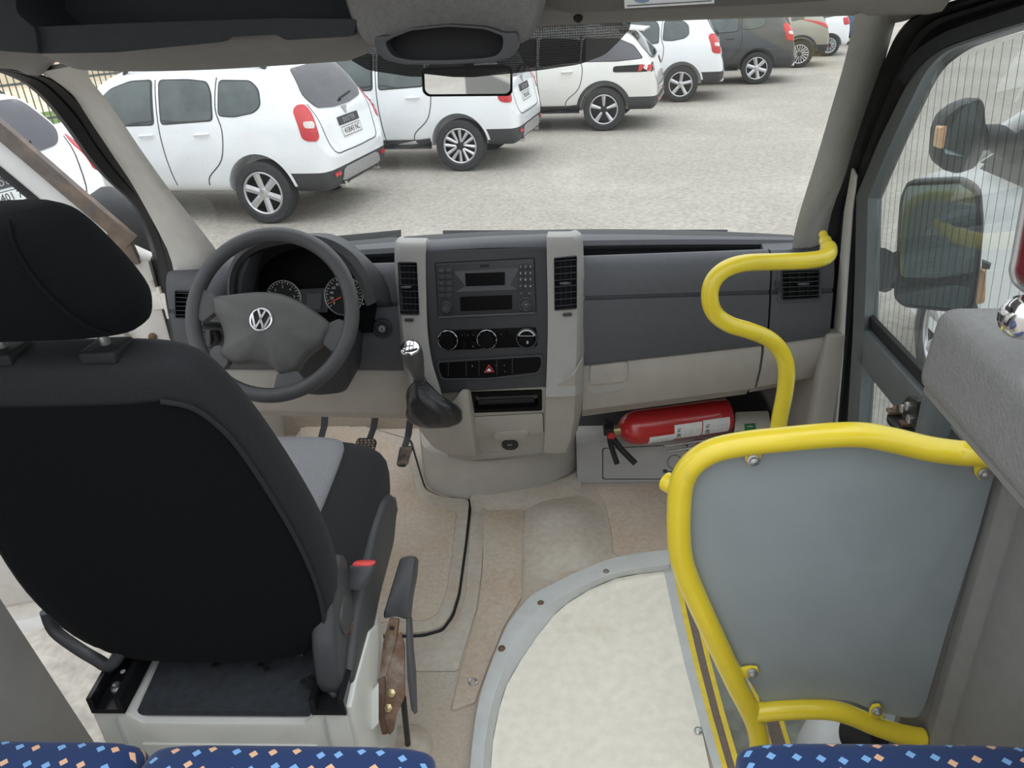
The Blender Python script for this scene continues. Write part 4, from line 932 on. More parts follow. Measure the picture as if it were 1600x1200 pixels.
# ------------------------------------------------------------------ heater controls
hc = panel('climate_panel', rnd([(700, 516), (838, 511), (840, 541), (702, 547)], 4), RF, .006, 'gloss_black', cc, off=.0025, bev=.001)
hp = (RF[0]+RF[1]*.0025, RF[1])
for px, py in ((700, 531), (761, 530)):
    k_, c_, r_ = knob(px, py, 16.5, hp, hc, 'gloss_black', .018, 'chrome', 'heater_knob')
    for a in range(0, 360, 36):
        text_on('dial_mark', '.', px+13.6*math.cos(R(a)), py+13.6*math.sin(R(a))-1, .007, hp, 'print_white', k_, off=.0068)
k_, c_, r_ = knob(823, 528, 17, hp, hc, 'gloss_black', .008, 'dash_dark', 'blower_dial')
text_on('dial_mark', '0', 824.5, 533.5, .008, hp, 'print_white', k_, off=.0115)
ringpanel('dial_arc', circ(823, 528, 14.5, 14, None, 200, 340), circ(823, 528, 12.3, 14, None, 200, 340), hp, .002, 'silver_plastic', k_, off=.0105)
for px, py, s_ in ((722, 524, '*'), (731, 523.5, '='), (739, 523, 'o'), (723, 541, '.'), (739, 541, '#'), (783, 522, 'o')): text_on('button_print', s_, px, py, .004, hp, 'print_dim', hc, off=.0015)
for x0, y0 in ((718, 519), (735, 518), (718, 534), (735, 534), (777, 517), (790, 516)):
    panel('heater_button', rnd([(x0, y0), (x0+10, y0-.3), (x0+10, y0+12), (x0, y0+12.3)], 1), hp, .003, 'gloss_black', hc, off=.001, bev=.0005)
# ------------------------------------------------------------------ switch bar with hazard switch
swo = rnd([(683, 563), (848, 553), (849, 572), (842, 584), (765, 593), (690, 594), (683, 575)], 5); swi = rnd([(686, 566), (845, 556.5), (845.5, 571), (839.5, 581), (765, 589.5), (692, 590.5), (686.5, 576)], 5)
sb = ringpanel('switch_bar', swo, swi, RF, .012, 'dash_black', cc, off=.006, bev=.001)
panel('switch_face', swi, RF, .004, 'gloss_black', sb, off=.003)
sp = (RF[0]+RF[1]*.003, RF[1])
tri = [(764, 569), (772.5, 581), (756, 582)]; tin = [(764, 572), (770, 580), (758.5, 580.7)]; tsm = [(764, 575), (768, 579.4), (760.3, 579.9)]
ringpanel('hazard_mark', tri, tin, sp, .002, 'print_red', sb, off=.002); panel('hazard_mark', tsm, sp, .002, 'print_white', sb, off=.002)
for px, py, s_ in ((738, 572, 'B'), (775, 571, 'v'), (788, 570.5, 'o'), (789, 580, 'a')): text_on('button_print', s_, px, py, .0045, sp, 'print_dim', sb, off=.001)
for x0 in (700, 728, 748, 776, 800): panel('switch_gap', [(x0, 565-(x0-690)*.055), (x0+.8, 565-(x0-690)*.055), (x0+.8, 588-(x0-690)*.03), (x0, 588-(x0-690)*.03)], sp, .001, 'dash_black', sb, off=.0008)
# ------------------------------------------------------------------ lower console: cubby, drawer, socket, pedestal
lob = panel('lower_body', rnd([(690, 613), (740, 609.5), (800, 606), (856, 603), (856, 704), (800, 712), (735, 718), (700, 712)], 2), LC, .12, 'light_plastic', cc, off=.004, bev=.003)
LF = (LC[0]+LC[1]*.004, LC[1])
cu = ringpanel('cubby', rnd([(734, 612), (847, 608), (847, 640), (737, 644)], 3), rnd([(741, 617), (841, 613), (841, 634), (743, 638)], 6), LF, .03, 'gloss_black', cc, off=.004, bev=.001)
cut_px(lob, rnd([(740, 616), (842, 612), (842, 635), (742, 639)], 6), LF, .05)
panel('cubby_back', rnd([(741, 617), (841, 613), (841, 634), (743, 638)], 6), LF, .002, 'gap_black', cu, off=-.040)
panel('cubby_floor', rnd([(748, 631), (834, 628), (836, 635), (746, 638)], 4), LF, .004, 'dash_black', cu, off=-.012)
dr_px = [(738, 651), (848, 645), (849, 674), (825, 677), (820, 682), (775, 684.5), (769, 680), (742, 682)]
def shrink(pts, k, cx, cy): return [(cx+(x-cx)*k, cy+(y-cy)*k) for x, y in pts]
panel('drawer_gap', rnd(shrink(dr_px, 1.018, 794, 664), 2), LF, .002, 'gap_black', cc, off=.0012)
dr = panel('drawer', rnd(dr_px, 2), LF, .02, 'light_plastic', cc, off=.006, bev=.003)
panel('drawer_grip', rnd([(770, 676), (776, 671.5), (820, 669), (826, 672), (820, 681.5), (775, 684)], 4), LF, .01, 'light_plastic', dr, off=.012, bev=.003)
n_ = LC[1]; c_ = P(797, 694, pl=LF); bm = newbm(); lathe(bm, [(.024, -.002), (.024, .004), (.021, .006), (.001, .006)], c_, n_, 28); so_ = finish('power_socket', bm, 'seal_rubber', cc, 40)
text_on('socket_print', '12 V', 796.5, 692.5, .0055, LF, 'print_white', so_, off=.0072); text_on('socket_print', 'MAX 15A', 796.5, 697, .0022, LF, 'print_dim', so_, off=.0072)
panel('console_groove', [(748, 709), (848, 703), (848, 706), (752, 712)], LF, .003, 'grey_plastic', cc, off=.0015)
TP = [(655, 672), (659, 698), (668, 706), (690, 712), (745, 718), (800, 714), (851, 704), (885, 690), (903, 677), (913, 655)]
BP = [(660, 715), (663, 745), (672, 763), (695, 774), (730, 781), (790, 777), (850, 764), (886, 748), (908, 728), (916, 690)]
bot = cat([P(*p, z=.0) for p in BP], 4); tt = cat([(*p, 0) for p in TP], 4)
top = [P(p.x, p.y, Y=b.y-.004) for p, b in zip(tt, bot)]
bm = newbm(); loft(bm, [[b, b*.5+t*.5+Vector((0, -.004, 0)), t+Vector((0, -.001, -.006)), t+Vector((0, .012, .002)), Vector((t.x*.85, t.y+.08, t.z)), Vector((b.x*.8, b.y+.15, 0))] for b, t in zip(bot, top)])
finish('pedestal', bm, 'light_plastic', cc, 50)
# gear housing to the left of the cubby
GHP = planeY(1.80, R(-20), .38)
bm = newbm(); gpx = rnd([(641, 648), (672, 640), (708, 628), (721, 609), (731, 610), (737, 650), (745, 716), (700, 712), (676, 700), (655, 674)], [6, 10, 8, 4, 4, 10, 6, 6, 6, 6], 4)
A = face(gpx, GHP); cA = sum(A, Vector())/len(A)
loft(bm, [[cA+(p-cA)*.90+GHP[1]*.004 for p in A], [cA+(p-cA)*.97 for p in A], [p+Vector((0, .02, -.008)) for p in A], [p*1+Vector((.012, .12, -.06)) for p in A]]); finish('gear_housing', bm, 'light_plastic', cc, 50)

# ================================================================== GEAR LEVER
gl = thing('gear_lever', 'black gear lever with chrome-capped knob and leather boot', 'gear lever', P(685, 660, Y=1.72))
bm = newbm(); rings = []; rows = [(597, 646, 668), (603, 640, 673), (613, 637, 683), (624, 635, 698), (634, 635, 713), (645, 637, 721), (655, 642, 720), (663, 650, 714), (668, 662, 702)]
for k, (y, a, b) in enumerate(rows):
    c = P((a+b)/2, y, Y=1.705+.004*k); hw = (P(b, y, Y=1.70)-P(a, y, Y=1.70)).length/2; ring = superell(c, Vector((1, 0, 0)), Vector((0, .9, -.44)), hw, hw*.8, 36, 2.3)
    rings.append([p+(p-c)*(.07*math.sin(4*2*math.pi*i/36+k*1.1)+.05*math.sin(9*2*math.pi*i/36-k*.8))*min(1, k/2) for i, p in enumerate(ring)])
rr = [cat([r[j] for r in rings], 3) for j in range(36)]
loft(bm, [[rr[j][i] for j in range(36)] for i in range(len(rr[0]))]); finish('gear_boot', bm, 'leather', gl, 60)
b0 = P(657, 597, Y=1.705); t0 = P(641, 544, Y=1.655); ax = (t0-b0); L_ = ax.length
bm = newbm(); lathe(bm, [(.016, -.006), (.016, .008), (.010, .010), (.010, .016), (.012, .018)], b0, ax, 20); finish('boot_collar', bm, 'seal_rubber', gl, 40)
bm = newbm(); lathe(bm, [(.009, .012), (.013, .016), (.018, L_*.35), (.0235, L_*.6), (.0265, L_*.82), (.0265, L_*.92), (.025, L_), (.001, L_)], b0, ax, 28); finish('gear_knob', bm, 'wheel_rubber', gl, 40)
bm = newbm(); lathe(bm, [(.0245, L_-.002), (.0235, L_+.004), (.018, L_+.007), (.001, L_+.008)], b0, ax, 28); cp_ = finish('knob_cap', bm, 'chrome', gl, 60)
kp = (t0+ax.normalized()*.0085, ax.normalized()); a_ = kp[1]; rg = Vector((0, 0, 1)).cross(a_).normalized() if False else Vector((1, 0, 0)); rg = (rg-a_*rg.dot(a_)).normalized(); uu = a_.cross(rg)
bm = newbm(); 
for dx in (-.009, 0, .009): prism(bm, [kp[0]+rg*(dx-.0008)-uu*.009, kp[0]+rg*(dx+.0008)-uu*.009, kp[0]+rg*(dx+.0008)+uu*.009, kp[0]+rg*(dx-.0008)+uu*.009], a_*.0006)
prism(bm, [kp[0]-rg*.009-uu*.0008, kp[0]+rg*.009-uu*.0008, kp[0]+rg*.009+uu*.0008, kp[0]-rg*.009+uu*.0008], a_*.0006); finish('shift_pattern', bm, 'print_dark', cp_, 0)
for k, (dx, dy, s_) in enumerate(((-.009, .012, '1'), (0, .012, '3'), (.009, .012, '5'), (-.009, -.012, '2'), (0, -.012, '4'), (.009, -.012, '6'))):
    me = text_mesh(s_, .007, .0002); p = kp[0]+rg*dx+uu*dy
    me.transform(Matrix(((rg.x, uu.x, a_.x, p.x), (rg.y, uu.y, a_.y, p.y), (rg.z, uu.z, a_.z, p.z), (0, 0, 0, 1)))); link('shift_numeral', me, 'print_dark', cp_)

# ================================================================== STEERING WHEEL
sw = thing('steering_wheel', 'black four-spoke steering wheel with a chrome emblem', 'steering wheel', P(424, 500, Y=1.62))
WT = R(32); WC = P(425, 491, Y=1.60); WPn = Vector((0, -math.cos(WT), math.sin(WT))); WP = (WC, WPn)
wr_ = Vector((1, 0, 0)); wu = WPn.cross(wr_); RW = .186
bm = newbm()
tube(bm, [WC+(wr_*math.cos(k*math.pi/36)+wu*math.sin(k*math.pi/36))*RW for k in range(72)], .0172, 16, True); finish('rim', bm, 'wheel_rubber', sw, 60)
pad = [(333, 464), (357, 461), (390, 457), (415, 456), (440, 459), (465, 469), (490, 485), (517, 508), (512, 522), (506, 536), (490, 548), (474, 562), (462, 580), (450, 584), (439, 586), (431, 578), (424, 572), (412, 569), (395, 567), (375, 570), (362, 567), (350, 560), (345, 552), (350, 540), (351, 525), (347, 510), (340, 497), (334, 487), (332, 475)]
A = cat([p for p in face(pad, WP, .0)], 2, True); cpd = P(425, 512, pl=WP)
bm = newbm()
def sc(k, h): return [cpd+(p-cpd)*k+WPn*h for p in A]
vv = loft(bm, [sc(.96, -.035), sc(1.0, -.02), sc(1.0, -.004), sc(.975, .008), sc(.90, .014), sc(.75, .020), sc(.5, .026), sc(.25, .029), sc(.04, .030)])
finish('airbag_pad', bm, 'wheel_pad', sw, 50)
for pts in ([(338, 462), (338, 489), (318, 505), (308, 498), (306, 468), (316, 450)], [(514, 505), (504, 538), (522, 552), (540, 532), (545, 505), (530, 498)], [(434, 583), (466, 578), (478, 594), (470, 606), (440, 612), (428, 606)], [(349, 540), (360, 566), (352, 578), (336, 570), (326, 552), (336, 540)]):
    panel('spoke', rnd(pts, 4), (WC, WPn), .022, 'wheel_rubber', sw, off=.006, bev=.006, bseg=3)
# crease on the pad and the lettering
bm = newbm(); q = [P(x, y, pl=WP) for x, y in [(366, 478), (376, 500), (395, 522), (420, 534), (445, 533), (468, 520), (490, 514), (512, 510)]]
def dome(p):
    d = 1.0
    return p
emb = P(416, 503, pl=WP)+WPn*.0285; er_ = .0265
bm = newbm(); lathe(bm, [(er_, -.004), (er_, .001), (.001, .0015)], emb, WPn, 32); eb = finish('emblem', bm, 'gap_black', sw, 40)
bm = newbm(); tube(bm, [emb+WPn*.0015+(wr_*math.cos(k*math.pi/20)+wu*math.sin(k*math.pi/20))*(er_-.002) for k in range(40)], .0026, 8, True); finish('emblem_ring', bm, 'chrome', eb, 60)
roll_e = R(-8)
def ep(x, y):
    c, s = math.cos(roll_e), math.sin(roll_e); x, y = x*c-y*s, x*s+y*c
    return emb+wr_*(x*er_)+wu*(y*er_)+WPn*.0012
bm = newbm(); wd = .12
for (a, b) in (((-.34, .86), (0, .12)), ((.34, .86), (0, .12)), ((-.82, .42), (-.36, -.78)), ((-.36, -.78), (0, .02)), ((0, .02), (.36, -.78)), ((.36, -.78), (.82, .42))):
    d = Vector((b[0]-a[0], b[1]-a[1])).normalized(); nx, ny = -d.y*wd*.75, d.x*wd*.75
    prism(bm, [ep(a[0]-nx, a[1]-ny), ep(b[0]-nx, b[1]-ny), ep(b[0]+nx, b[1]+ny), ep(a[0]+nx, a[1]+ny)], WPn*.003)
finish('emblem_letters', bm, 'chrome', eb, 0)
text_on('pad_lettering', 'AIRBAG', 406, 541, .0052, (WC+WPn*.0225, WPn), 'gap_black', sw, off=.001, rot=R(-6), spacing=1.1)

# ================================================================== PEDALS
def pedal(name, label, arm, pad_px, Yp, tilt):
    t = thing(name, label, 'pedal', P(*pad_px[0], Y=Yp))
    bm = newbm(); pts = [P(x, y, Y=yy) for x, y, yy in arm]; rings = []
    for i, p in enumerate(pts): rings.append([p+Vector((sx*.011, sy*.006, 0)) for sx, sy in ((-1, -1), (1, -1), (1, 1), (-1, 1))])
    loft(bm, rings); finish('pedal_arm', bm, 'clad_dark', t, 30, bevel=.002)
    pl = planeY(Yp, tilt, P(*pad_px[0], Y=Yp).z)
    pd = panel('pedal_pad', rnd(pad_px, 5), pl, .014, 'seal_rubber', t, bev=.003)
    xs = [p[0] for p in pad_px]; ys_ = [p[1] for p in pad_px]; bm = newbm()
    x0, x1, y0, y1 = min(xs)+3, max(xs)-3, min(ys_)+3, max(ys_)-3
    if name == 'accelerator_pedal':
        for k in range(7):
            x = lerp(x0-1, x1-4, k/6); prism(bm, face([(x+4, y0), (x+5.5, y0), (x, y1), (x-1.5, y1)], pl, 0), pl[1]*.003)
    else:
        for j in range(6):
            for i in range(5):
                x = lerp(x0, x1-4, i/4)+(1.5 if j % 2 else 0)-(y0-lerp(y0, y1, j/5))*-.10; y = lerp(y0, y1-2.5, j/5); prism(bm, face([(x, y), (x+3.6, y-.6), (x+3.6, y+1.8), (x, y+2.4)], pl, 0), pl[1]*.003)
    finish('tread', bm, 'rubber_tread', pd, 0)
pedal('clutch_pedal', 'worn rubber clutch pedal on a dark arm, leftmost of the pedals', [(508, 640, 2.20), (507, 665, 2.17), (500, 690, 2.12)], [(481, 690), (484, 685), (510, 684), (513, 690), (509, 711), (479, 713)], 2.10, R(38))
pedal('brake_pedal', 'worn rubber brake pedal in the middle of the footwell', [(588, 640, 2.18), (584, 668, 2.15), (576, 690, 2.12)], [(556, 688), (560, 684), (584, 684), (588, 690), (582, 712), (554, 712)], 2.10, R(38))
pedal('accelerator_pedal', 'narrow ribbed accelerator pedal beside the console', [(641, 655, 2.16), (638, 680, 2.14), (632, 700, 2.10)], [(624, 698), (645, 696), (640, 712), (633, 729), (619, 728)], 2.07, R(48))
# ================================================================== DRIVER SEAT
SX = -.452
ds_ = thing('driver_seat', 'black cloth driver seat with headrest on a white metal base', 'seat', (SX, 1.05, 0))
def back_rings(kw=1.0, kd=1.0, yo=0.0, rear=False, trim=0.0):
    out = []
    for z, y, hw, hd in ((.385, 1.005, .185, .050), (.41, 1.0, .215, .062), (.48, .985, .243, .072), (.58, .965, .258, .076), (.68, .945, .256, .074), (.78, .922, .243, .068), (.88, .898, .224, .060), (.95, .880, .205, .054), (.995, .866, .187, .048), (1.018, .858, .165, .036), (1.026, .856, .13, .020)):
        out.append(superell((SX, y+yo, z), Vector((1, 0, 0)), Vector((0, .98, .19)), hw*kw, hd*kd, 32, 2.9))
    return out
def smooth_rings(rs, n=3):
    cols = [cat([r[j] for r in rs], n) for j in range(len(rs[0]))]
    return [[c[i] for c in cols] for i in range(len(cols[0]))]
bm = newbm(); loft(bm, smooth_rings(back_rings())); finish('backrest', bm, 'seat_grey', ds_, 60)
# black rear cover: the rearward part of the same shell, a little proud, ending in a seam
bm = newbm(); rs = []
for z, y, hw, hd, am in ((.392, 1.004, .19, .054, 20), (.41, 1.0, .215, .062, 24), (.48, .985, .243, .072, 26), (.58, .965, .258, .076, 27), (.68, .945, .256, .074, 28), (.78, .922, .243, .068, 29), (.88, .898, .224, .060, 31), (.93, .885, .211, .056, 35), (.96, .877, .200, .053, 42), (.975, .872, .195, .051, 55)):
    row = []
    for k in range(25):
        a = R(180+am+(180-2*am)*k/24); co, si = math.cos(a), math.sin(a); e = 2.9
        px_ = hw*1.015*math.copysign(abs(co)**(2/e), co); py_ = (hd+.004)*math.copysign(abs(si)**(2/e), si)
        row.append(Vector((SX+px_, y+py_*.98, z+py_*.19)))
    rs.append(row)
loft(bm, smooth_rings(rs), False, False); finish('rear_cover', bm, 'seat_black', ds_, 60)
sp_ = smooth_rings(rs)
for j in (0, 24): bm = newbm(); tube(bm, [r[j]+Vector((0, -.001, 0)) for r in sp_], .0035, 6); finish('seam_piping', bm, 'seat_grey', ds_, 60)
# headrest
bm = newbm(); rs = []
for z, y, hw, hd in ((1.055, .852, .110, .030), (1.062, .851, .128, .046), (1.085, .848, .138, .056), (1.11, .845, .136, .060), (1.15, .841, .118, .060), (1.185, .838, .096, .056), (1.205, .836, .080, .046), (1.216, .836, .062, .026)):
    rs.append(superell((SX, y, z), Vector((1, 0, 0)), Vector((0, 1, 0)), hw, hd, 32, 3.0))
loft(bm, smooth_rings(rs)); hr = finish('headrest', bm, 'seat_black', ds_, 60)
for s in (-1, 1):
    bm = newbm(); tube(bm, cat([(SX+s*.048, .790, 1.210), (SX+s*.050, .7815, 1.18), (SX+s*.066, .7815, 1.13), (SX+s*.092, .790, 1.085), (SX+s*.106, .812, 1.064)], 5), .0018, 6); finish('headrest_seam', bm, 'seat_black', hr, 60)
for s in (-1, 1):
    x = SX+s*.068
    bm = newbm(); tube(bm, [(x, .855, 1.0), (x, .850, 1.09)], .0065, 12); finish('headrest_post', bm, 'steel', ds_, 60)
    bm = newbm(); box(bm, (x, .853, 1.025), (.048, .052, .018)); finish('post_guide', bm, 'gap_black', ds_, 40, bevel=.006, bseg=3)
# cushion
bm = newbm(); rs = []
for y, hw, zt, zb in ((.96, .20, .50, .40), (.99, .235, .525, .38), (1.10, .25, .535, .37), (1.25, .255, .55, .36), (1.38, .25, .555, .36), (1.44, .235, .535, .37), (1.465, .20, .50, .40)):
    c = Vector((SX, y, (zt+zb)/2)); rs.append([p for p in superell(c, Vector((1, 0, 0)), Vector((0, 0, 1)), hw, (zt-zb)/2, 32, 3.2)])
loft(bm, smooth_rings(rs)); cu_ = finish('seat_cushion', bm, 'seat_grey', ds_, 60)
bm = newbm(); rs = []
for y, hw, zt in ((1.0, .14, .53), (1.10, .165, .545), (1.25, .17, .560), (1.38, .165, .564), (1.44, .14, .545)):
    rs.append(superell((SX, y, zt-.02), Vector((1, 0, 0)), Vector((0, 0, 1)), hw, .02, 24, 3))
loft(bm, smooth_rings(rs)); finish('cushion_centre', bm, 'seat_light', cu_, 60)
# plastic side valance, recliner cover, buckle
SV = plane((-.19, 1.1, .4), (1, 0, .1))
def xz(name, pts, x, th, m, par, bev=.01, bs=3):     # outline in (Y, z), extruded towards -X
    bm = newbm(); prism(bm, [(x, y, z) for y, z in pts], (-th, 0, 0)); return finish(name, bm, m, par, 40, False, bev, bs)
val = rnd([(.93, .335), (.92, .36), (1.02, .43), (1.10, .455), (1.20, .475), (1.29, .475), (1.35, .455), (1.37, .40), (1.30, .355), (1.15, .345), (1.0, .31)], .02, 3)
xz('side_valance', val, -.186, .045, 'seat_plastic', ds_, .014)
rec = rnd([(.90, .36), (.915, .44), (.96, .53), (1.01, .555), (1.05, .54), (1.05, .47), (1.02, .40), (.97, .335), (.93, .325)], .025, 4)
rc = xz('recliner_cover', rec, -.200, .045, 'seat_plastic', ds_, .016)
bm = newbm(); lathe(bm, [(.035, 0), (.033, .006), (.010, .008), (.001, .008)], (-.202, .985, .455), (1, 0, 0), 24); finish('recliner_boss', bm, 'seat_plastic', rc, 40)
b0 = P(556, 912, Y=1.04); b1 = P(569, 880, Y=1.06)
bm = newbm(); ax = (b1-b0); rings = [superell(b0+ax*t, Vector((1, 0, 0)), Vector((0, .9, -.4)), w_, h_, 16, 3.5) for t, w_, h_ in ((-.2, .018, .012), (.1, .022, .014), (.85, .024, .015), (.95, .022, .013))]; loft(bm, rings); bk_ = finish('belt_buckle', bm, 'seat_plastic', ds_, 40)
bm = newbm(); rings = [superell(b0+ax*t, Vector((1, 0, 0)), Vector((0, .9, -.4)), w_, h_, 16, 3.5) for t, w_, h_ in ((.93, .020, .012), (1.04, .020, .012), (1.09, .017, .009))]; loft(bm, rings); finish('release_button', bm, 'buckle_red', bk_, 40)
# white sheet-metal base with black mat, slide rails, bolts
BX0, BX1, BY, BZ = -.645, -.186, .885, .330
bm = newbm(); prism(bm, [(BX0, BY, 0), (BX0, BY, BZ-.004), (BX0+.06, BY, BZ-.004), (BX0+.085, BY, BZ-.030), (BX1-.085, BY, BZ-.030), (BX1-.06, BY, BZ-.004), (BX1, BY, BZ-.004), (BX1, BY, 0)], (0, .24, 0)); sbase = finish('seat_base', bm, 'white_paint', ds_, 30, bevel=.006)
bm = newbm(); prism(bm, [(BX0+.07, BY-.004, .04), (BX0+.07, BY-.004, .25), (BX1-.07, BY-.004, .25), (BX1-.07, BY-.004, .04)], (0, .01, 0)); finish('pressed_panel', bm, 'white_paint', sbase, 30, bevel=.004)
for s, x in ((1, BX0+.045), (1, BX1-.045)):
    bm = newbm(); prism(bm, [(x-.003, BY-.006, .01), (x+.0, BY-.006, .01), (x+.0, BY-.006, BZ-.01), (x-.003, BY-.006, BZ-.01)], (0, .01, 0)); finish('folded_seam', bm, 'step_trim', sbase, 0)
# side box flaring up to the valance
xz('base_side', [(.885, .0), (.885, .345), (.93, .355), (1.04, .36), (1.09, .33), (1.09, 0)], -.182, .012, 'white_paint', ds_, .004)
bm = newbm(); prism(bm, [(BX0+.075, BY+.012, BZ-.012), (BX1-.075, BY+.012, BZ-.012), (BX1-.06, BY+.45, BZ+.045), (BX0+.06, BY+.45, BZ+.045)], (0, 0, -.012)); bmat = finish('base_mat', bm, 'base_mat', ds_, 0)
for px, py in ((336, 1040), (407, 1040), (417, 1046), (474, 1066), (486, 1060), (484, 1074)):
    q = P(px, py, z=BZ+.012); bm = newbm(); disc(bm, q+Vector((0, 0, .0)), (0, .1, 1), .006, .003, 12); finish('mat_hole', bm, 'gap_black', bmat, 0)
for x in (BX0+.035, BX1-.035):
    bm = newbm(); prism(bm, [(x-.03, BY-.005, BZ+.035), (x-.03, BY-.005, BZ), (x+.03, BY-.005, BZ), (x+.03, BY-.005, BZ+.035), (x+.020, BY-.005, BZ+.038), (x+.020, BY-.005, BZ+.010), (x-.020, BY-.005, BZ+.010), (x-.020, BY-.005, BZ+.038)], (0, .5, .055)); rl = finish('slide_rail', bm, 'rail_black', ds_, 30)
    bm = newbm(); lathe(bm, [(.011, 0), (.011, .006), (.006, .008), (.006, .014), (.001, .015)], (x, BY+.035, BZ+.013), (0, 0, 1), 12); finish('rail_bolt', bm, 'steel', rl, 40)
    for k in range(2):
        bm = newbm(); disc(bm, (x-.008+.016*k, BY+.07+.02*k, BZ+.017), (0, 0, 1), .0045, .002, 10); finish('rail_slot', bm, 'label_paper', rl, 0)
# rusty latch at the right rail
bm = newbm(); box(bm, (BX1-.04, .985, BZ+.05), (.045, .05, .035)); box(bm, (BX1-.02, 1.0, BZ+.075), (.02, .03, .03)); finish('rail_latch', bm, 'rust', ds_, 30, bevel=.005)
# black lower bracket on the outboard side
bm = newbm(); tube(bm, cat([P(72, 955, Y=.99), P(85, 985, Y=.985), P(120, 1012, Y=.97), P(150, 1030, Y=.95), P(172, 1040, Y=.94), P(192, 1015, Y=.95)], 4), [.011]*21, 10); finish('seat_bracket', bm, 'seat_plastic', ds_, 50)
bm = newbm(); tube(bm, [(SX-.17, .975, .383), (SX+.17, .975, .383)], .012, 10); finish('cross_tube', bm, 'seat_plastic', ds_, 50)

# ================================================================== HANDBRAKE
hbk = thing('handbrake', 'rusty handbrake lever with black sleeve beside the driver seat', 'handbrake', (-.15, 1.0, 0))
HBn = Vector((0, -.75, .66)); HBP = (Vector((-.14, 1.08, .285)), HBn.normalized())
slv = rnd([(629, 872), (646, 868), (652, 874), (650, 900), (644, 930), (640, 968), (622, 962), (604, 966), (603, 958)], 5, 3)
bm = newbm(); A = face(slv, HBP, .02); cA = sum(A, Vector())/len(A)
loft(bm, [[cA+(p-cA)*.90+HBn*.004 for p in A], A, [p-HBn*.035 for p in A], [cA+(p-cA)*.9-HBn*.04 for p in A]]); finish('grip_sleeve', bm, 'seat_plastic', hbk, 45)
panel('sleeve_tail', [(636, 960), (642, 966), (644, 1010), (648, 1050), (650, 1116), (644, 1108), (638, 1060), (636, 1010)], HBP, .03, 'seat_plastic', hbk, off=.012, bev=.003)
panel('lever_arm', rnd([(612, 964), (626, 966), (622, 1000), (606, 1056), (596, 1054), (602, 1000)], 3), HBP, .012, 'rust', hbk, off=.018, bev=.002)
panel('lever_slot', rnd([(613, 977), (620, 978), (619, 984), (612, 983)], 1), HBP, .002, 'gap_black', hbk, off=.020)
panel('ratchet_plate', rnd([(612, 1010), (628, 985), (634, 1010), (634, 1090), (622, 1112), (617, 1140), (610, 1148), (603, 1120), (606, 1060)], 4), HBP, .006, 'rust', hbk, off=.012, bev=.001)
panel('ratchet_plate', rnd([(592, 1060), (602, 1056), (604, 1110), (608, 1146), (598, 1148), (590, 1110)], 4), HBP, .012, 'rust', hbk, off=.006, bev=.001)
for px, py in ((615, 1081), (610, 1104)):
    bm = newbm(); lathe(bm, [(.008, 0), (.008, .006), (.005, .007), (.001, .009)], P(px, py, pl=HBP)+HBn.normalized()*.012, HBn, 6); finish('pivot_bolt', bm, 'bolt_brass', hbk, 30)
panel('mount_gusset', [(558, 1105), (592, 1068), (592, 1130), (545, 1180), (538, 1172)], plane((-.185, .95, .2), (.35, -.8, .5)), .01, 'white_paint', hbk, bev=.002)
bm = newbm(); tube(bm, [P(630, 1090, pl=HBP), P(634, 1130, Y=1.03), P(638, 1168, z=.012)], .006, 8); finish('brake_cable', bm, 'seal_rubber', hbk, 50)
bm = newbm(); lathe(bm, [(.055, 0), (.052, .012), (.035, .022), (.018, .028), (.012, .03), (.001, .03)], P(636, 1170, z=.0), (0, 0, 1), 24); finish('cable_boot', bm, 'floor_edge', hbk, 50)

# ================================================================== YELLOW GRAB RAIL AND GUARD
gr_ = thing('grab_rail', 'curved yellow grab rail from the pillar down past the glove box', 'rail', (.68, 1.57, -.2))
pts = [(1286, 366, 1.80), (1290, 378, 1.76), (1295, 392, 1.70), (1288, 402, 1.66), (1262, 407, 1.64), (1215, 409, 1.62), (1165, 411, 1.60), (1133, 421, 1.585), (1114, 440, 1.575), (1109, 465, 1.57), (1117, 490, 1.57), (1140, 507, 1.57), (1172, 517, 1.575), (1202, 530, 1.58), (1222, 552, 1.585), (1229, 580, 1.585), (1226, 615, 1.585), (1216, 668, 1.585)]
q = [P(x, y, Y=Y) for x, y, Y in pts]; q.append(Vector((q[-1].x, 1.585, .25))); q.append(Vector((q[-1].x, 1.585, -.205)))
bm = newbm(); c = cat(q, 6); tube(bm, c, [.010 if i < 5 else (.014 if i < 10 else .0185) for i in range(len(c))], 16); finish('rail_tube', bm, 'yellow_paint', gr_, 60)
bm = newbm(); lathe(bm, [(.04, 0), (.038, .008), (.02, .01)], (q[-1].x, 1.585, -.208), (0, 0, 1), 20); finish('rail_foot', bm, 'yellow_paint', gr_, 40)
gd = thing('entrance_guard', 'yellow tube guard frame with a grey-blue panel by the entrance', 'guard', (.55, 1.0, 0))
YG = 1.0
pts = [(1600, 742, .90), (1575, 716, .955), (1545, 709, .98), (1500, 708, YG), (1450, 701, YG), (1395, 688, YG), (1350, 680, YG), (1300, 680, YG), (1230, 686, YG), (1165, 693, YG), (1115, 704, YG), (1083, 724, YG), (1066, 752, YG), (1061, 790, YG), (1061, 840, YG), (1067, 882, YG), (1088, 935, YG), (1118, 1000, YG), (1150, 1068, YG), (1174, 1115, YG), (1184, 1142, YG), (1187, 1170, YG)]
q = [P(x, y, Y=Y) for x, y, Y in pts]; q.append(Vector((q[-1].x+.002, 1.0, 0.02))); q.append(Vector((q[-1].x+.004, 1.0, S1+.004)))
bm = newbm(); tube(bm, cat(q, 5), .0192, 16); finish('frame_tube', bm, 'yellow_paint', gd, 60)
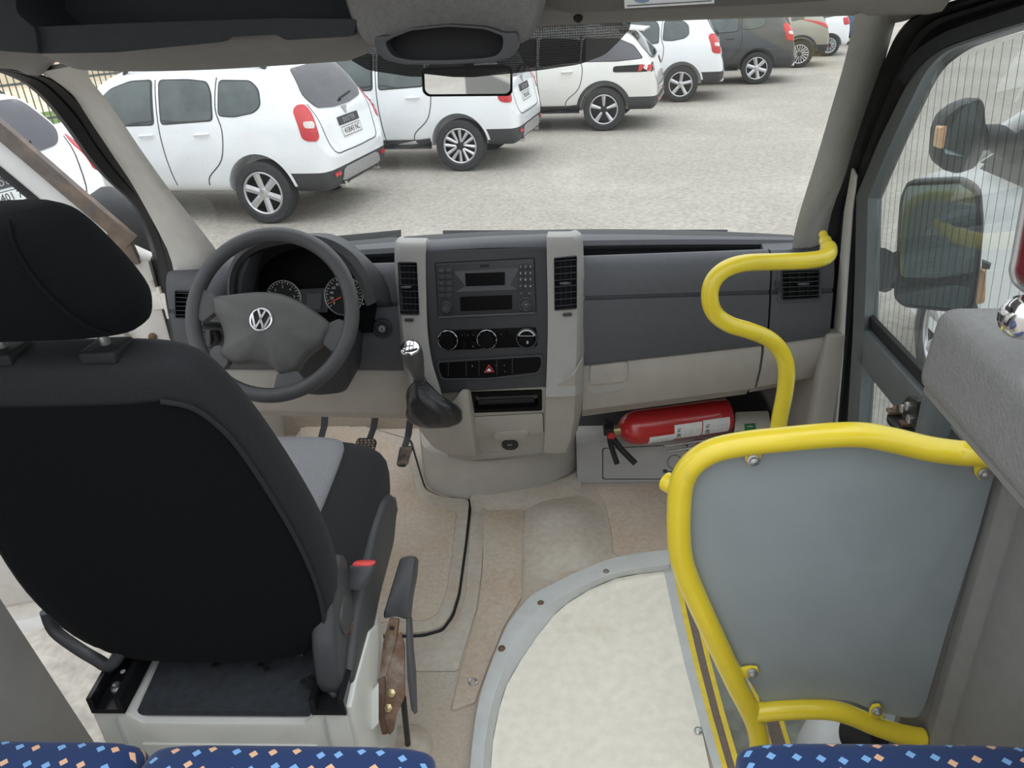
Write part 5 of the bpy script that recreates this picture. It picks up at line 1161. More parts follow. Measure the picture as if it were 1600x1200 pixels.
q = [P(x, y, Y=YG) for x, y in ((1178, 1114), (1215, 1110), (1265, 1108), (1300, 1110), (1330, 1118), (1365, 1133), (1400, 1145), (1428, 1151), (1446, 1153))]
bm = newbm(); c = cat(q, 5); tube(bm, c, [.018]*(len(c)-2)+[.017, .012], 16); finish('lower_tube', bm, 'yellow_paint', gd, 60)
bm = newbm(); e = q[-1]; prism(bm, [e+Vector((-.01, -.006, .016)), e+Vector((.02, -.004, .0)), e+Vector((.026, -.004, -.05)), e+Vector((.008, -.006, -.05)), e+Vector((-.014, -.006, -.014))], (0, .012, 0)); finish('end_lug', bm, 'yellow_paint', gd, 30, bevel=.003)
bm = newbm(); q = [P(1062, 762, Y=1.01), P(1050, 757, Y=1.02), P(1041, 752, Y=1.03), P(1039, 750, Y=1.032)]; tube(bm, q, [.008, .016, .016, .006], 14); finish('end_stub', bm, 'yellow_paint', gd, 60)
gp = rnd([(1078, 745), (1104, 716), (1150, 706), (1240, 698), (1330, 697), (1390, 708), (1462, 722), (1545, 725), (1556, 735), (1530, 830), (1482, 980), (1447, 1100), (1434, 1122), (1415, 1122), (1370, 1112), (1330, 1096), (1280, 1092), (1192, 1100), (1150, 1030), (1102, 934), (1077, 872), (1074, 800)], 8, 3)
panel('guard_panel', gp, planeY(1.008), .008, 'guard_panel', gd, bev=.002)
for px, py, dx, dy in ((1177, 708, 0, 10), (1537, 729, 0, 10), (1166, 1052, 9, -2), (1370, 1118, 0, -8)):
    bm = newbm(); c = P(px, py, Y=.998); e = P(px+dx, py+dy, Y=.998); d = (e-c).normalized(); s = Vector((d.z, 0, -d.x))
    prism(bm, [c+s*.013-d*.008, c-s*.013-d*.008, e-s*.012, e-s*.006+d*.012, e+s*.006+d*.012, e+s*.012], (0, .006, 0)); lug = finish('mounting_lug', bm, 'yellow_paint', gd, 30, bevel=.002)
    bm = newbm(); lathe(bm, [(.010, 0), (.010, .002), (.0065, .003), (.006, .007), (.001, .009)], e+Vector((0, -.001, 0)), (0, -1, .05), 14); finish('lug_bolt', bm, 'steel', lug, 40)
# grey post behind the guard, grey padded box at the right
pc = P(1462, 650, Y=1.26)
po = thing('support_post', 'dark grey round post standing behind the yellow guard', 'post', (pc.x, 1.26, S2))
bm = newbm(); tube(bm, [(pc.x, 1.26, S2), (pc.x, 1.26, .3), (pc.x, 1.26, P(1462, 590, Y=1.26).z)], .028, 20); finish('post_tube', bm, 'door_alu', po, 60)
bm = newbm(); lathe(bm, [(.045, 0), (.043, .01), (.028, .014)], (pc.x, 1.26, S2), (0, 0, 1), 20); finish('post_flange', bm, 'door_alu', po, 40)
pb = thing('padded_box', 'grey grained padded box with rounded top at the right edge', 'box', (.75, .6, .97))
bm = newbm(); prism(bm, [(.592, .30, .962), (.592, .815, .972), (.86, .80, .972), (.86, .30, .962)], (.006, -.005, .10)); finish('box_shell', bm, 'pad_grey', pb, 50, bevel=.022, bseg=5)
bm = newbm(); prism(bm, [(.60, .30, .955), (.60, .805, .965), (.855, .795, .965), (.855, .30, .955)], (0, 0, .012)); finish('box_underside', bm, 'cladding', pb, 30, bevel=.004)
bm = newbm(); c = P(1600, 496, Y=.66); lathe(bm, [(.02, 0), (.02, .006), (.014, .012), (.006, .02), (.001, .021)], c, (-.6, -.7, .4), 18); finish('chrome_stud', bm, 'chrome', pb, 50)
bm = newbm(); A = [P(x, y, Y=.68) for x, y in rnd([(1612, 262), (1603, 310), (1594, 360), (1586, 405), (1582, 422), (1586, 438), (1600, 450), (1625, 466), (1680, 480), (1680, 262)], 6, 3)]
cA = sum(A, Vector())/len(A)
dr_ = thing('red_cover', 'dark red glossy curved cover with a pale rim at right edge', 'cover', P(1600, 460, Y=.68))
loft(bm, [[cA+(p-cA)*.90+Vector((0, -.028, 0)) for p in A], [cA+(p-cA)*.96+Vector((0, -.020, 0)) for p in A], [cA+(p-cA)*.985 for p in A]]); finish('cover_shell', bm, 'dark_red', dr_, 45)
bm = newbm(); tube(bm, A, .0035, 8, True); finish('cover_rim', bm, 'silver_plastic', dr_, 60)
bm = newbm(); tube(bm, [P(1640, 470, Y=.69), Vector((.80, .69, 1.05))], .012, 10); finish('cover_stalk', bm, 'gap_black', dr_, 50)

# ================================================================== JUG behind the guard
jg = thing('white_jug', 'white plastic jug with a black cap behind the yellow guard', 'jug', (.73, 1.16, S1))
jc = P(1312, 1150, Y=1.13)
bm = newbm(); lathe(bm, [(.075, S1+.002), (.080, S1+.02), (.080, jc.z-.05), (.072, jc.z-.01), (.05, jc.z+.018), (.03, jc.z+.026), (.001, jc.z+.027)], (jc.x, 1.13, 0), (0, 0, 1), 28); finish('jug_body', bm, 'jug_white', jg, 60)
bm = newbm(); a0 = P(1345, 1148, Y=1.06); lathe(bm, [(.028, -.03), (.028, .03), (.024, .034), (.001, .034)], a0, (.6, -.5, .4), 20); finish('jug_cap', bm, 'gap_black', jg, 45)
bm = newbm(); box(bm, P(1372, 1155, Y=1.09), (.09, .06, .05)); finish('jug_handle', bm, 'gap_black', jg, 40, bevel=.015, bseg=3)

# ================================================================== FIRE EXTINGUISHER, BRACKET, FIRST AID BOX
fe = thing('fire_extinguisher', 'red fire extinguisher lying under the glove box', 'extinguisher', (.5, 2.08, .14))
fa = P(973, 671, z=.197); fb = P(1136, 648, z=.197); fb.z = fa.z = .197; ax = fb-fa; L_ = ax.length; axn = ax.normalized(); rE = .0535
bm = newbm(); lathe(bm, [(.001, 0-.012), (.020, -.010), (.036, .002), (.048, .02), (rE, .045), (rE, L_-.05), (.0545, L_-.045), (.0545, L_-.035), (rE, L_-.03), (rE, L_-.004), (.050, L_), (.001, L_)], fa, ax, 36); finish('cylinder', bm, 'extinguisher_red', fe, 40)
bm = newbm(); lathe(bm, [(.020, -.05), (.020, -.03), (.016, -.028), (.016, -.005)], fa, ax, 18); vb = finish('valve_body', bm, 'bolt_brass', fe, 40)
side = axn.cross(Vector((0, 0, 1))).normalized()          # towards the viewer
if side.y > 0: side = -side
up_ = Vector((0, 0, 1))
h0 = fa-axn*.045
bm = newbm(); pth = [h0+side*.012, h0-axn*.005+side*.04-up_*.02, h0+axn*.0+side*.09-up_*.06]; tube(bm, cat(pth, 4), .008, 10); finish('carry_handle', bm, 'gap_black', fe, 50)
bm = newbm(); pth = [h0+side*.012, h0+axn*.02+side*.05-up_*.03, h0+axn*.055+side*.095-up_*.065]; tube(bm, cat(pth, 4), .009, 10); finish('squeeze_lever', bm, 'gap_black', fe, 50)
bm = newbm(); lathe(bm, [(.012, 0), (.012, .010), (.010, .012), (.001, .012)], h0+side*.022, side, 16); finish('pressure_gauge', bm, 'print_red', vb, 40)
bm = newbm(); box(bm, h0+up_*.012, (.03, .05, .025)); tube(bm, [h0+up_*.02, h0+up_*.045-axn*.01], .006, 8); finish('valve_head', bm, 'gap_black', vb, 40, bevel=.004)
def wrap(t0, t1, a0, a1, m, name, r=rE+.0012, par=fe):
    bm = newbm(); rings = []
    for k in range(9):
        a = R(lerp(a0, a1, k/8)); d = side*math.cos(a)+up_*math.sin(a); rings.append([fa+ax*t0+d*r, fa+ax*t1+d*r])
    loft(bm, rings, False, False); return finish(name, bm, m, par, 60)
w1 = wrap(.20, .44, -48, -8, 'label_paper', 'paper_label'); w2 = wrap(.43, .69, -34, 22, 'label_paper', 'paper_label', rE+.0016); w3 = wrap(.70, .955, -34, 24, 'label_paper', 'paper_label')
def cyl_text(s, t, a, h, par, rot=90):
    a = R(a); d = side*math.cos(a)+up_*math.sin(a); p = fa+ax*t+d*(rE+.0026); r_ = axn; u_ = d.cross(r_)
    if rot: r_, u_ = u_, -r_
    me = text_mesh(s, h*1.4, .0002); me.transform(Matrix(((r_.x, u_.x, d.x, p.x), (r_.y, u_.y, d.y, p.y), (r_.z, u_.z, d.z, p.z), (0, 0, 0, 1)))); link('label_print', me, 'print_dark', par)
for t, wv in ((.475, w2), (.745, w3)): cyl_text('28 91', t, -6, .012, wv)
for t in (.53, .57, .60, .64, .66): cyl_text('- -- - ---', t, -6, .004, w2)
for t in (.80, .84, .88, .92): cyl_text('--- -- - ----', t, -6, .004, w3)
for t in (.24, .28, .32, .36): cyl_text('--- -- ---', t, -28, .004, w1)
bm = newbm()
for k in range(2): tube(bm, [fa+ax*.35+side*(.045+.03*k)-up_*.052, fa+ax*1.02+side*(.045+.03*k)-up_*.052], .004, 8)
box(bm, fa+ax*.72+side*.06-up_*.054, (.05, .05, .004))
br = finish('wire_bracket', bm, 'steel', None, 40); tag(br, 'steel wire bracket lying in front of the fire extinguisher', 'bracket')
fbx = thing('first_aid_box', 'cream first aid box with a green cross beside extinguisher', 'box', (.78, 2.15, .14))
c0, c1, c2, c3 = P(1150, 686, z=.20), P(1209, 684, z=.20), P(1201, 641, z=.20), P(1148, 643, z=.20)
bm = newbm(); prism(bm, [c0, c1, c2, c3], (0, 0, -.06)); finish('box_body', bm, 'box_white', fbx, 30, bevel=.006)
TPz = plane((0, 0, .2015), (0, 0, 1))
ringpanel('cross_sign', [(1163, 662), (1180, 661), (1182, 675), (1164, 676)], [(1168, 665), (1176, 664.5), (1177, 667), (1168.5, 667.5)], TPz, .001, 'cross_green', fbx)
panel('cross_sign', [(1150, 674), (1184, 673), (1185, 680), (1150, 681)], TPz, .001, 'cross_green', fbx)

# ================================================================== BLUE PASSENGER SEATS
def bus_seat(label, x0, x1, yt):
    t = thing('passenger_seat', label, 'seat', ((x0+x1)/2, .45, 0), 'blue patterned passenger seats')
    c = (x0+x1)/2; hw = (x1-x0)/2; rs = []
    for y, k, zt in ((.74, .90, yt-.045), (.725, .965, yt-.012), (.69, 1.0, yt), (.55, 1.0, yt+.002), (.35, 1.0, yt-.004), (.24, .97, yt-.02)):
        rs.append(superell((c, y, zt-.06), Vector((1, 0, 0)), Vector((0, 0, 1)), hw*k, .06*(1 if k > .95 else .7), 36, 6))
    bm = newbm(); loft(bm, smooth_rings(rs)); finish('seat_cushion', bm, 'moquette', t, 60)
    bm = newbm(); box(bm, (c, .48, yt-.135), (hw*1.8, .44, .03)); finish('seat_pan', bm, 'seat_plastic', t, 30, bevel=.008)
    for s in (-1, 1):
        bm = newbm(); tube(bm, [(c+s*hw*.6, .48, 0), (c+s*hw*.6, .48, yt-.14)], .02, 12); finish('seat_leg', bm, 'clad_dark', t, 60)
ysd = .725
zt = P(450, 1176, Y=ysd-.02).z
xa = P(-190, 1176, Y=ysd).x; xb = P(238, 1176, Y=ysd).x; xc_ = P(238, 1183, Y=ysd).x; xd = P(686, 1183, Y=ysd).x
bus_seat('blue patterned seat cushion at the lower left corner', -.768, xb-.002, zt+.004)
bus_seat('blue patterned seat cushion below the driver seat base', xc_+.002, xd, zt)
bus_seat('blue patterned seat cushion at the lower right under the guard', P(1143, 1183, Y=ysd).x, P(1640, 1183, Y=ysd).x, P(1400, 1174, Y=ysd-.02).z)
# ================================================================== PARKED CARS
def car_body(kind):
    """half sections: (x, z_bottom, z_belt, z_roof, half width low, belt, roof); x forward from the rear axle"""
    if kind == 'suv':
        S = [(-.83, .46, .60, .64, .66, .64, .58), (-.815, .40, .66, .70, .78, .76, .70), (-.78, .34, .74, .78, .86, .84, .78), (-.745, .32, .86, .92, .89, .87, .79), (-.72, .31, .98, 1.05, .90, .875, .74), (-.66, .31, 1.04, 1.16, .905, .875, .68), (-.56, .31, 1.06, 1.34, .91, .87, .62), (-.46, .31, 1.07, 1.50, .91, .865, .59), (-.37, .31, 1.07, 1.59, .91, .86, .585), (-.24, .31, 1.07, 1.615, .912, .86, .60), (.2, .31, 1.065, 1.635, .912, .86, .62), (.8, .31, 1.05, 1.645, .905, .865, .635), (1.4, .31, 1.04, 1.635, .905, .87, .635), (1.8, .31, 1.03, 1.59, .905, .87, .61), (2.05, .31, 1.02, 1.47, .905, .865, .60), (2.32, .31, 1.02, 1.26, .905, .86, .62), (2.55, .31, 1.01, 1.09, .91, .86, .68), (2.8, .31, .99, 1.05, .91, .85, .70), (3.2, .31, .95, 1.0, .89, .82, .66), (3.40, .33, .86, .92, .82, .76, .6), (3.49, .40, .66, .72, .66, .62, .5)]
        wb = 2.67
    elif kind == 'cross':
        S = [(-.88, .44, .64, .68, .66, .64, .58), (-.86, .38, .72, .76, .80, .78, .70), (-.82, .33, .84, .88, .88, .86, .76), (-.78, .31, .97, 1.02, .905, .88, .76), (-.74, .31, 1.05, 1.13, .91, .87, .70), (-.62, .31, 1.07, 1.28, .915, .865, .60), (-.48, .31, 1.08, 1.44, .915, .855, .56), (-.36, .31, 1.08, 1.53, .915, .85, .555), (-.2, .31, 1.07, 1.565, .915, .85, .57), (.3, .31, 1.05, 1.60, .91, .855, .60), (.9, .31, 1.03, 1.62, .905, .86, .62), (1.5, .31, 1.02, 1.60, .905, .865, .62), (1.85, .31, 1.02, 1.52, .905, .86, .60), (2.15, .31, 1.01, 1.34, .905, .86, .60), (2.5, .31, 1.0, 1.08, .91, .86, .68), (2.9, .31, .97, 1.02, .90, .84, .68), (3.35, .33, .88, .93, .83, .77, .6), (3.5, .40, .66, .72, .66, .62, .5)]
        wb = 2.67
    elif kind == 'crossover_small':
        S = [(-.72, .44, .62, .66, .62, .60, .54), (-.70, .38, .72, .76, .76, .74, .66), (-.66, .33, .86, .92, .84, .82, .70), (-.60, .31, .98, 1.08, .87, .84, .66), (-.48, .31, 1.03, 1.28, .875, .835, .58), (-.30, .31, 1.04, 1.45, .875, .825, .54), (-.12, .31, 1.04, 1.51, .875, .82, .54), (.4, .31, 1.03, 1.55, .87, .825, .56), (1.0, .31, 1.02, 1.57, .865, .83, .58), (1.5, .31, 1.0, 1.53, .865, .83, .57), (1.8, .31, 1.0, 1.42, .865, .83, .56), (2.15, .31, .99, 1.16, .87, .83, .6), (2.5, .31, .97, 1.04, .87, .82, .65), (3.0, .33, .90, .95, .80, .75, .58), (3.2, .40, .66, .72, .62, .58, .48)]
        wb = 2.53
    else:                                     # small hatchback
        S = [(-.55, .40, .60, .64, .62, .60, .54), (-.53, .34, .70, .75, .75, .73, .64), (-.50, .28, .85, .91, .81, .79, .66), (-.45, .26, .93, 1.06, .83, .80, .62), (-.36, .26, .96, 1.28, .835, .79, .54), (-.24, .26, .97, 1.42, .835, .785, .52), (.1, .26, .97, 1.47, .83, .785, .54), (.7, .26, .96, 1.49, .825, .79, .56), (1.3, .26, .95, 1.46, .825, .79, .55), (1.7, .26, .94, 1.32, .825, .79, .54), (2.1, .26, .93, 1.02, .83, .79, .6), (2.6, .28, .86, .92, .78, .73, .56), (2.95, .36, .6, .66, .6, .56, .46)]
        wb = 2.45
    bm = newbm(); rings = []
    for x, zb, zt, zr, wl, wbelt, wr2 in S:
        zm = lerp(zb, zt, .55); h = zr-zt
        half = [(0, zb), (wl*.75, zb), (wl*.96, zb+.03), (wl*.995, lerp(zb, zt, .3)), (wl, zm), (lerp(wl, wbelt, .55), lerp(zb, zt, .83)), (wbelt, zt), (lerp(wbelt, wr2, .35)+.012, zt+h*.42), (lerp(wbelt, wr2, .78)+.02, zt+h*.82), (wr2*.93, zr-.012-.02*min(1, h)), (wr2*.55, zr+.004), (0, zr+.012)]
        rings.append([Vector((x, y, z)) for y, z in half]+[Vector((x, -y, z)) for y, z in half[-2:0:-1]])
    loft(bm, rings)
    bmesh.ops.recalc_face_normals(bm, faces=bm.faces)
    me = bpy.data.meshes.new('car_shell'); bm.to_mesh(me); bm.free()
    o = bpy.data.objects.new('car_shell', me); COL.objects.link(o)
    me.materials.append(M['paint_white']); me.materials.append(M['car_under'])
    sb_ = o.modifiers.new('s', 'SUBSURF'); sb_.levels = 2; sb_.render_levels = 2
    cuts = []
    rt = {'suv': .405, 'cross': .405, 'crossover_small': .39, 'hatch': .345}[kind]
    for cx in (0, wb):
        for sgn in (-1, 1):
            b2 = newbm(); lathe(b2, [(rt, 0), (rt, .5)], (cx, sgn*.60 if sgn > 0 else -.60, rt-.06), (0, sgn, 0), 36); bmesh.ops.recalc_face_normals(b2, faces=b2.faces)
            m2 = bpy.data.meshes.new('cut'); b2.to_mesh(m2); b2.free(); m2.materials.append(M['paint_white']); m2.materials.append(M['car_under'])
            for p in m2.polygons: p.material_index = 1
            co = bpy.data.objects.new('cut', m2); COL.objects.link(co); cuts.append(co)
            bo = o.modifiers.new('b', 'BOOLEAN'); bo.object = co; bo.operation = 'DIFFERENCE'; bo.solver = 'EXACT'
    dg = bpy.context.evaluated_depsgraph_get(); dg.update()
    res = bpy.data.meshes.new_from_object(o.evaluated_get(dg))
    for c in cuts: bpy.data.objects.remove(c)
    bpy.data.objects.remove(o)
    res.shade_smooth(); res.set_sharp_from_angle(angle=R(38))
    bt = newbm(); bt.from_mesh(res); bv = BVHTree.FromBMesh(bt)
    # the unpainted lower bumper is a piece of its own: split it off along a clean line
    clad = None
    if kind != 'hatch':
        zc = .545; sk = .40 if kind == 'cross' else .30
        def in_clad(f):
            c = f.calc_center_median(); return f.material_index == 0 and c.z < zc and (c.x < -.30 or c.z < sk)
        parts_ = []
        for keep in (False, True):
            b2 = newbm(); b2.from_mesh(res)
            for zz in (zc, sk): bmesh.ops.bisect_plane(b2, geom=b2.verts[:]+b2.edges[:]+b2.faces[:], plane_co=(0, 0, zz), plane_no=(0, 0, 1))
            bmesh.ops.bisect_plane(b2, geom=b2.verts[:]+b2.edges[:]+b2.faces[:], plane_co=(-.30, 0, 0), plane_no=(1, 0, 0))
            bmesh.ops.delete(b2, geom=[f for f in b2.faces if in_clad(f) != keep], context='FACES')
            m2 = bpy.data.meshes.new('bumper_cladding' if keep else 'body_shell'); b2.to_mesh(m2); b2.free(); m2.shade_smooth(); m2.set_sharp_from_angle(angle=R(38)); parts_.append(m2)
        res, clad = parts_; clad.materials.append(M['clad_dark'])
    return res, bv, bt, wb, clad
SHELLS = {}
def shell(kind):
    if kind not in SHELLS: SHELLS[kind] = car_body(kind)
    return SHELLS[kind]
def decal(bv, poly, d, off=.005, cuts=2, thick=.012):
    """a panel whose outline is given in the plane seen along direction d (horizontal), laid on the shell"""
    d = Vector(d).normalized(); rgt = Vector((0, 0, 1)).cross(d)*-1
    bm = newbm(); bm.faces.new([bm.verts.new((s, z, 0)) for s, z in poly])
    bmesh.ops.triangulate(bm, faces=bm.faces)
    for _ in range(cuts): bmesh.ops.subdivide_edges(bm, edges=[e for e in bm.edges if e.calc_length() > .07], cuts=1, use_grid_fill=False); bmesh.ops.triangulate(bm, faces=bm.faces)
    for v in bm.verts:
        org = rgt*v.co.x+Vector((0, 0, v.co.y))+CC-d*4
        h = bv.ray_cast(org, d)
        c_ = (h[0] if h[0] is not None else org+d*3.4)
        if d.x > .9 and c_.x > -.40 and v.co.y < .7: c_ = Vector((-.62, c_.y, c_.z))
        if abs(d.y) > .9 and abs(c_.y) < .70 and v.co.y < .9: c_ = Vector((c_.x, -math.copysign(.87, d.y), c_.z))
        v.co = c_-d*off
    bd = [e for e in bm.edges if e.is_boundary]
    ex = bmesh.ops.extrude_edge_only(bm, edges=bd)
    for v in [g for g in ex['geom'] if isinstance(g, bmesh.types.BMVert)]: v.co += d*thick
    return bm
CC = Vector((0, 0, 0))
def side_poly(pts): return pts
WHEELS = {}
def wheel_parts(style, r=.35, w=.225):
    key = (style, r)
    if key in WHEELS: return WHEELS[key]
    out = []
    bm = newbm(); rr = r*.69
    lathe(bm, [(rr, -w*.42), (rr+.02, -w*.5), (r*.93, -w*.48), (r, -w*.36), (r, w*.36), (r*.93, w*.48), (rr+.02, w*.5), (rr, w*.42)], (0, 0, 0), (0, 1, 0), 44, False)
    bmesh.ops.recalc_face_normals(bm, faces=bm.faces); me = bpy.data.meshes.new('tyre'); bm.to_mesh(me); bm.free(); me.shade_smooth(); me.set_sharp_from_angle(angle=R(40)); me.materials.append(M['tyre']); out.append(('tyre', me))
    bm = newbm(); lathe(bm, [(rr-.02, w*.38), (rr-.03, -.02), (.001, -.03)], (0, 0, 0), (0, 1, 0), 44, False)
    me = bpy.data.meshes.new('rim_barrel'); bm.to_mesh(me); bm.free(); me.shade_smooth(); me.set_sharp_from_angle(angle=R(30)); me.materials.append(M['alloy_dark']); out.append(('rim_barrel', me))
    bm = newbm(); lathe(bm, [(rr+.006, w*.40), (rr-.004, w*.46), (rr-.018, w*.45), (rr-.024, w*.36)], (0, 0, 0), (0, 1, 0), 44, False); me = bpy.data.meshes.new('rim_lip'); bm.to_mesh(me); bm.free(); me.shade_smooth(); me.materials.append(M['alloy']); out.append(('rim_lip', me))
    if style != 'multi':
        pass
    bm = newbm(); n = {'five': 5, 'six': 6, 'cross': 5, 'duo': 6, 'multi': 9, 'seven': 5}[style]
    wd = {'five': (.055, .075), 'six': (.072, .085), 'cross': (.036, .075), 'duo': (.030, .050), 'multi': (.022, .030), 'seven': (.040, .062)}[style]
    for k in range(n):
        a = 2*math.pi*k/n+.3; dx, dz = math.cos(a), math.sin(a); tx, tz = -dz, dx; sw_ = .35*wd[1] if style in ('five', 'multi') else 0
        for part in ((0,) if style not in ('duo', 'multi') else (-1, 1)):
            o1 = part*wd[0]*.7; o2 = part*wd[1]*1.1
            def q(rad, t, y): return Vector((dx*rad+tx*t, y, dz*rad+tz*t))
            r0, r1 = .045, rr-.008; y0, y1 = w*.33, w*.42
            loft(bm, [[q(r0, o1-wd[0]/2, y0), q(r0, o1, y0+.012), q(r0, o1+wd[0]/2, y0), q(r0, o1, y0-.03)], [q(r1, o2+sw_-wd[1]/2, y1-.008), q(r1, o2+sw_, y1+.004), q(r1, o2+sw_+wd[1]/2, y1-.008), q(r1, o2+sw_, y1-.05)]])
    bmesh.ops.recalc_face_normals(bm, faces=bm.faces); me = bpy.data.meshes.new('spokes'); bm.to_mesh(me); bm.free(); me.materials.append(M['alloy']); out.append(('spokes', me))
    bm = newbm(); lathe(bm, [(.062, w*.25), (.062, w*.36), (.035, w*.40), (.001, w*.405)], (0, 0, 0), (0, 1, 0), 24, False)
    me = bpy.data.meshes.new('hub_cap'); bm.to_mesh(me); bm.free(); me.shade_smooth(); me.set_sharp_from_angle(angle=R(35)); me.materials.append(M['alloy_dark' if style in ('cross', 'duo', 'multi') else 'alloy']); out.append(('hub_cap', me))
    WHEELS[key] = out; return out
def part(name, bm, m, par, sm=40): return finish(name, bm, m, par, sm, True)
PAINTED = {}
def make_car(kind, label, paint, style, near_wheel, heading, plate=None, badge=None, lamp='duo', opts=()):
    res, bv, bt, wb, clad = shell(kind)
    hx, hy = -math.cos(heading), math.sin(heading); rot = math.atan2(hy, hx)
    hw = {'suv': .80, 'cross': .80, 'crossover_small': .77, 'hatch': .73}[kind]
    left = Vector((-hy, hx)); origin = Vector((near_wheel[0], near_wheel[1]))-left*(hw+.10)
    car = thing('parked_car', label, 'car', (origin.x, origin.y, GZ), 'cars parked in a row', rot)
    ZS = 1.035 if kind == 'suv' else 1.0
    car.scale = (1, 1, ZS); key = (kind, paint)
    if key not in PAINTED:
        me = res.copy(); me.materials.clear(); me.materials.append(M[paint]); me.materials.append(M['car_under']); PAINTED[key] = me
    link('body_shell', PAINTED[key], None, car, True)
    if clad is not None: link('bumper_cladding', clad, None, car, True)
    rw_ = {'suv': .345, 'cross': .35, 'crossover_small': .335, 'hatch': .295}[kind]
    for cx in (0, wb):
        for sgn in (1, -1):
            wparts = wheel_parts(style, rw_)
            base = None
            for nm, me in wparts:
                o = bpy.data.objects.new('wheel' if base is None else nm, me); COL.objects.link(o)
                if base is None:
                    o.scale = (1, 1, 1/ZS)
                    o.parent = car; o.location = (cx, sgn*hw, rw_/ZS); o.rotation_euler = (0, 0, 0 if sgn > 0 else math.pi); base = o
                else: o.parent = base
    Ld = (0, -1, 0); Rd = (0, 1, 0); B = (1, 0, 0)          # looking along: at the left side, at the right side, at the back
    def sd(pts): return [(-x, z) for x, z in pts]           # side outline seen from the left (rgt for d=(0,-1,0))
    sidew = {'suv': ([(.47, 1.10), (.47, 1.36), (.52, 1.46), (.75, 1.485), (1.10, 1.49), (1.10, 1.075)], [(-.12, 1.22), (-.10, 1.37), (.0, 1.45), (.36, 1.465), (.38, 1.14), (.20, 1.125), (-.04, 1.16)], [(1.22, 1.07), (1.22, 1.49), (1.50, 1.485), (1.76, 1.42), (2.02, 1.25), (2.20, 1.10), (2.18, 1.06)]),
             'cross': ([(.42, 1.12), (.42, 1.42), (.75, 1.46), (1.08, 1.47), (1.08, 1.07)], [(-.62, 1.13), (-.45, 1.32), (-.20, 1.42), (.34, 1.44), (.36, 1.11), (-.2, 1.10)], [(1.18, 1.06), (1.18, 1.47), (1.5, 1.45), (1.8, 1.35), (2.10, 1.14), (2.12, 1.06)]),
             'crossover_small': ([(.35, 1.10), (.40, 1.38), (.95, 1.41), (.98, 1.06)], [(-.05, 1.18), (.05, 1.33), (.28, 1.37), (.27, 1.13)], [(1.06, 1.05), (1.06, 1.41), (1.4, 1.38), (1.75, 1.22), (1.9, 1.05)]),
             'hatch': ([(.35, 1.0), (.35, 1.33), (.85, 1.36), (.85, .99)], [(-.10, 1.08), (.0, 1.26), (.27, 1.32), (.27, 1.03)], [(.95, .99), (.95, 1.36), (1.25, 1.33), (1.6, 1.12), (1.7, .98)])}[kind]
    gl_ = 'car_glass_dark' if 'tint' in opts else 'car_glass'
    for pts in sidew:
        cpx, cpz = sum(p[0] for p in pts)/len(pts), sum(p[1] for p in pts)/len(pts)
        o = part('window_surround', decal(bv, rnd([(-(cpx+(x-cpx)*1.05), cpz+(z-cpz)*1.07) for x, z in pts], .05, 3), Ld, .004), 'clad_dark', car)
        part('window_pane', decal(bv, rnd(sd(pts), .04, 3), Ld, .009), gl_, car)
        part('window_pane', decal(bv, rnd([(x, z) for x, z in pts], .04, 3), Rd, .009), gl_, car)
    # rear window, hatch outline
    rwz = {'suv': (1.16, 1.545, .68, .54), 'cross': (1.12, 1.48, .64, .50), 'crossover_small': (1.10, 1.44, .60, .46), 'hatch': (1.02, 1.38, .58, .44)}[kind]
    z0, z1, w0, w1_ = rwz
    part('rear_window', decal(bv, rnd([(-w0, z0+.12), (-w0+.10, z0), (-.2, z0-.035), (.2, z0-.035), (w0-.10, z0), (w0, z0+.12), (w1_, z1), (0, z1+.02), (-w1_, z1)], .06, 3), B, .016, 3), 'car_glass_dark', car)
    wp = newbm(); pth = [(.32, z0+.06), (.02, z0+.03), (-.04, z0+.01)]
    hits = [bv.ray_cast(Vector((-4, -y, z)), Vector((1, 0, 0)))[0] for y, z in pth]
    tube(wp, [h+Vector((-.03, 0, 0)) for h in hits], .012, 8); part('rear_wiper', wp, 'gap_black', car)
    # seams: tailgate and doors as thin dark strips
    def seam(pts, d, w_=.006, nm='door_seam'):
        poly = []; v = [Vector(p) for p in pts]
        L1, L2 = [], []
        for i, p in enumerate(v):
            t = (v[min(i+1, len(v)-1)]-v[max(i-1, 0)]).normalized(); n = Vector((-t.y, t.x)); L1.append(p+n*w_); L2.append(p-n*w_)
        d_ = Vector(d).normalized(); rgt = Vector((0, 0, 1)).cross(d_)*-1; bm = newbm(); rows = []
        for a, b in zip(L1, L2):
            row = []
            for s in (a, b):
                org = rgt*s.x+Vector((0, 0, s.y))-d_*4; h = bv.ray_cast(org, d_)[0]
                row.append(bm.verts.new((h if h is not None else org+d_*3.2)-d_*.003))
            rows.append(row)
        for r1, r2 in zip(rows, rows[1:]): bm.faces.new((r1[0], r1[1], r2[1], r2[0]))
        return part(nm, bm, 'clad_dark', car, 0)
    def smp(pts, n=4): return [(p.x, p.y) for p in cat([(a, b, 0) for a, b in pts], n)]
    bz = sidew[0][0][1]
    seam(smp(sd([(.40, 1.50), (.42, 1.2), (.36, .98), (.42, .70), (.62, .52), (.66, .42)])), Ld)
    seam(smp(sd([(1.16, 1.50), (1.15, 1.1), (1.13, .8), (1.08, .42)])), Ld)
    seam(smp(sd([(2.22, 1.08), (2.24, .8), (2.16, .42)])), Ld)
    seam(smp([(-.70, z0+.05), (-.68, z0-.12), (-.60, .72), (-.3, .68), (.3, .68), (.60, .72), (.68, z0-.12), (.70, z0+.05)]), B, .006, 'tailgate_seam')
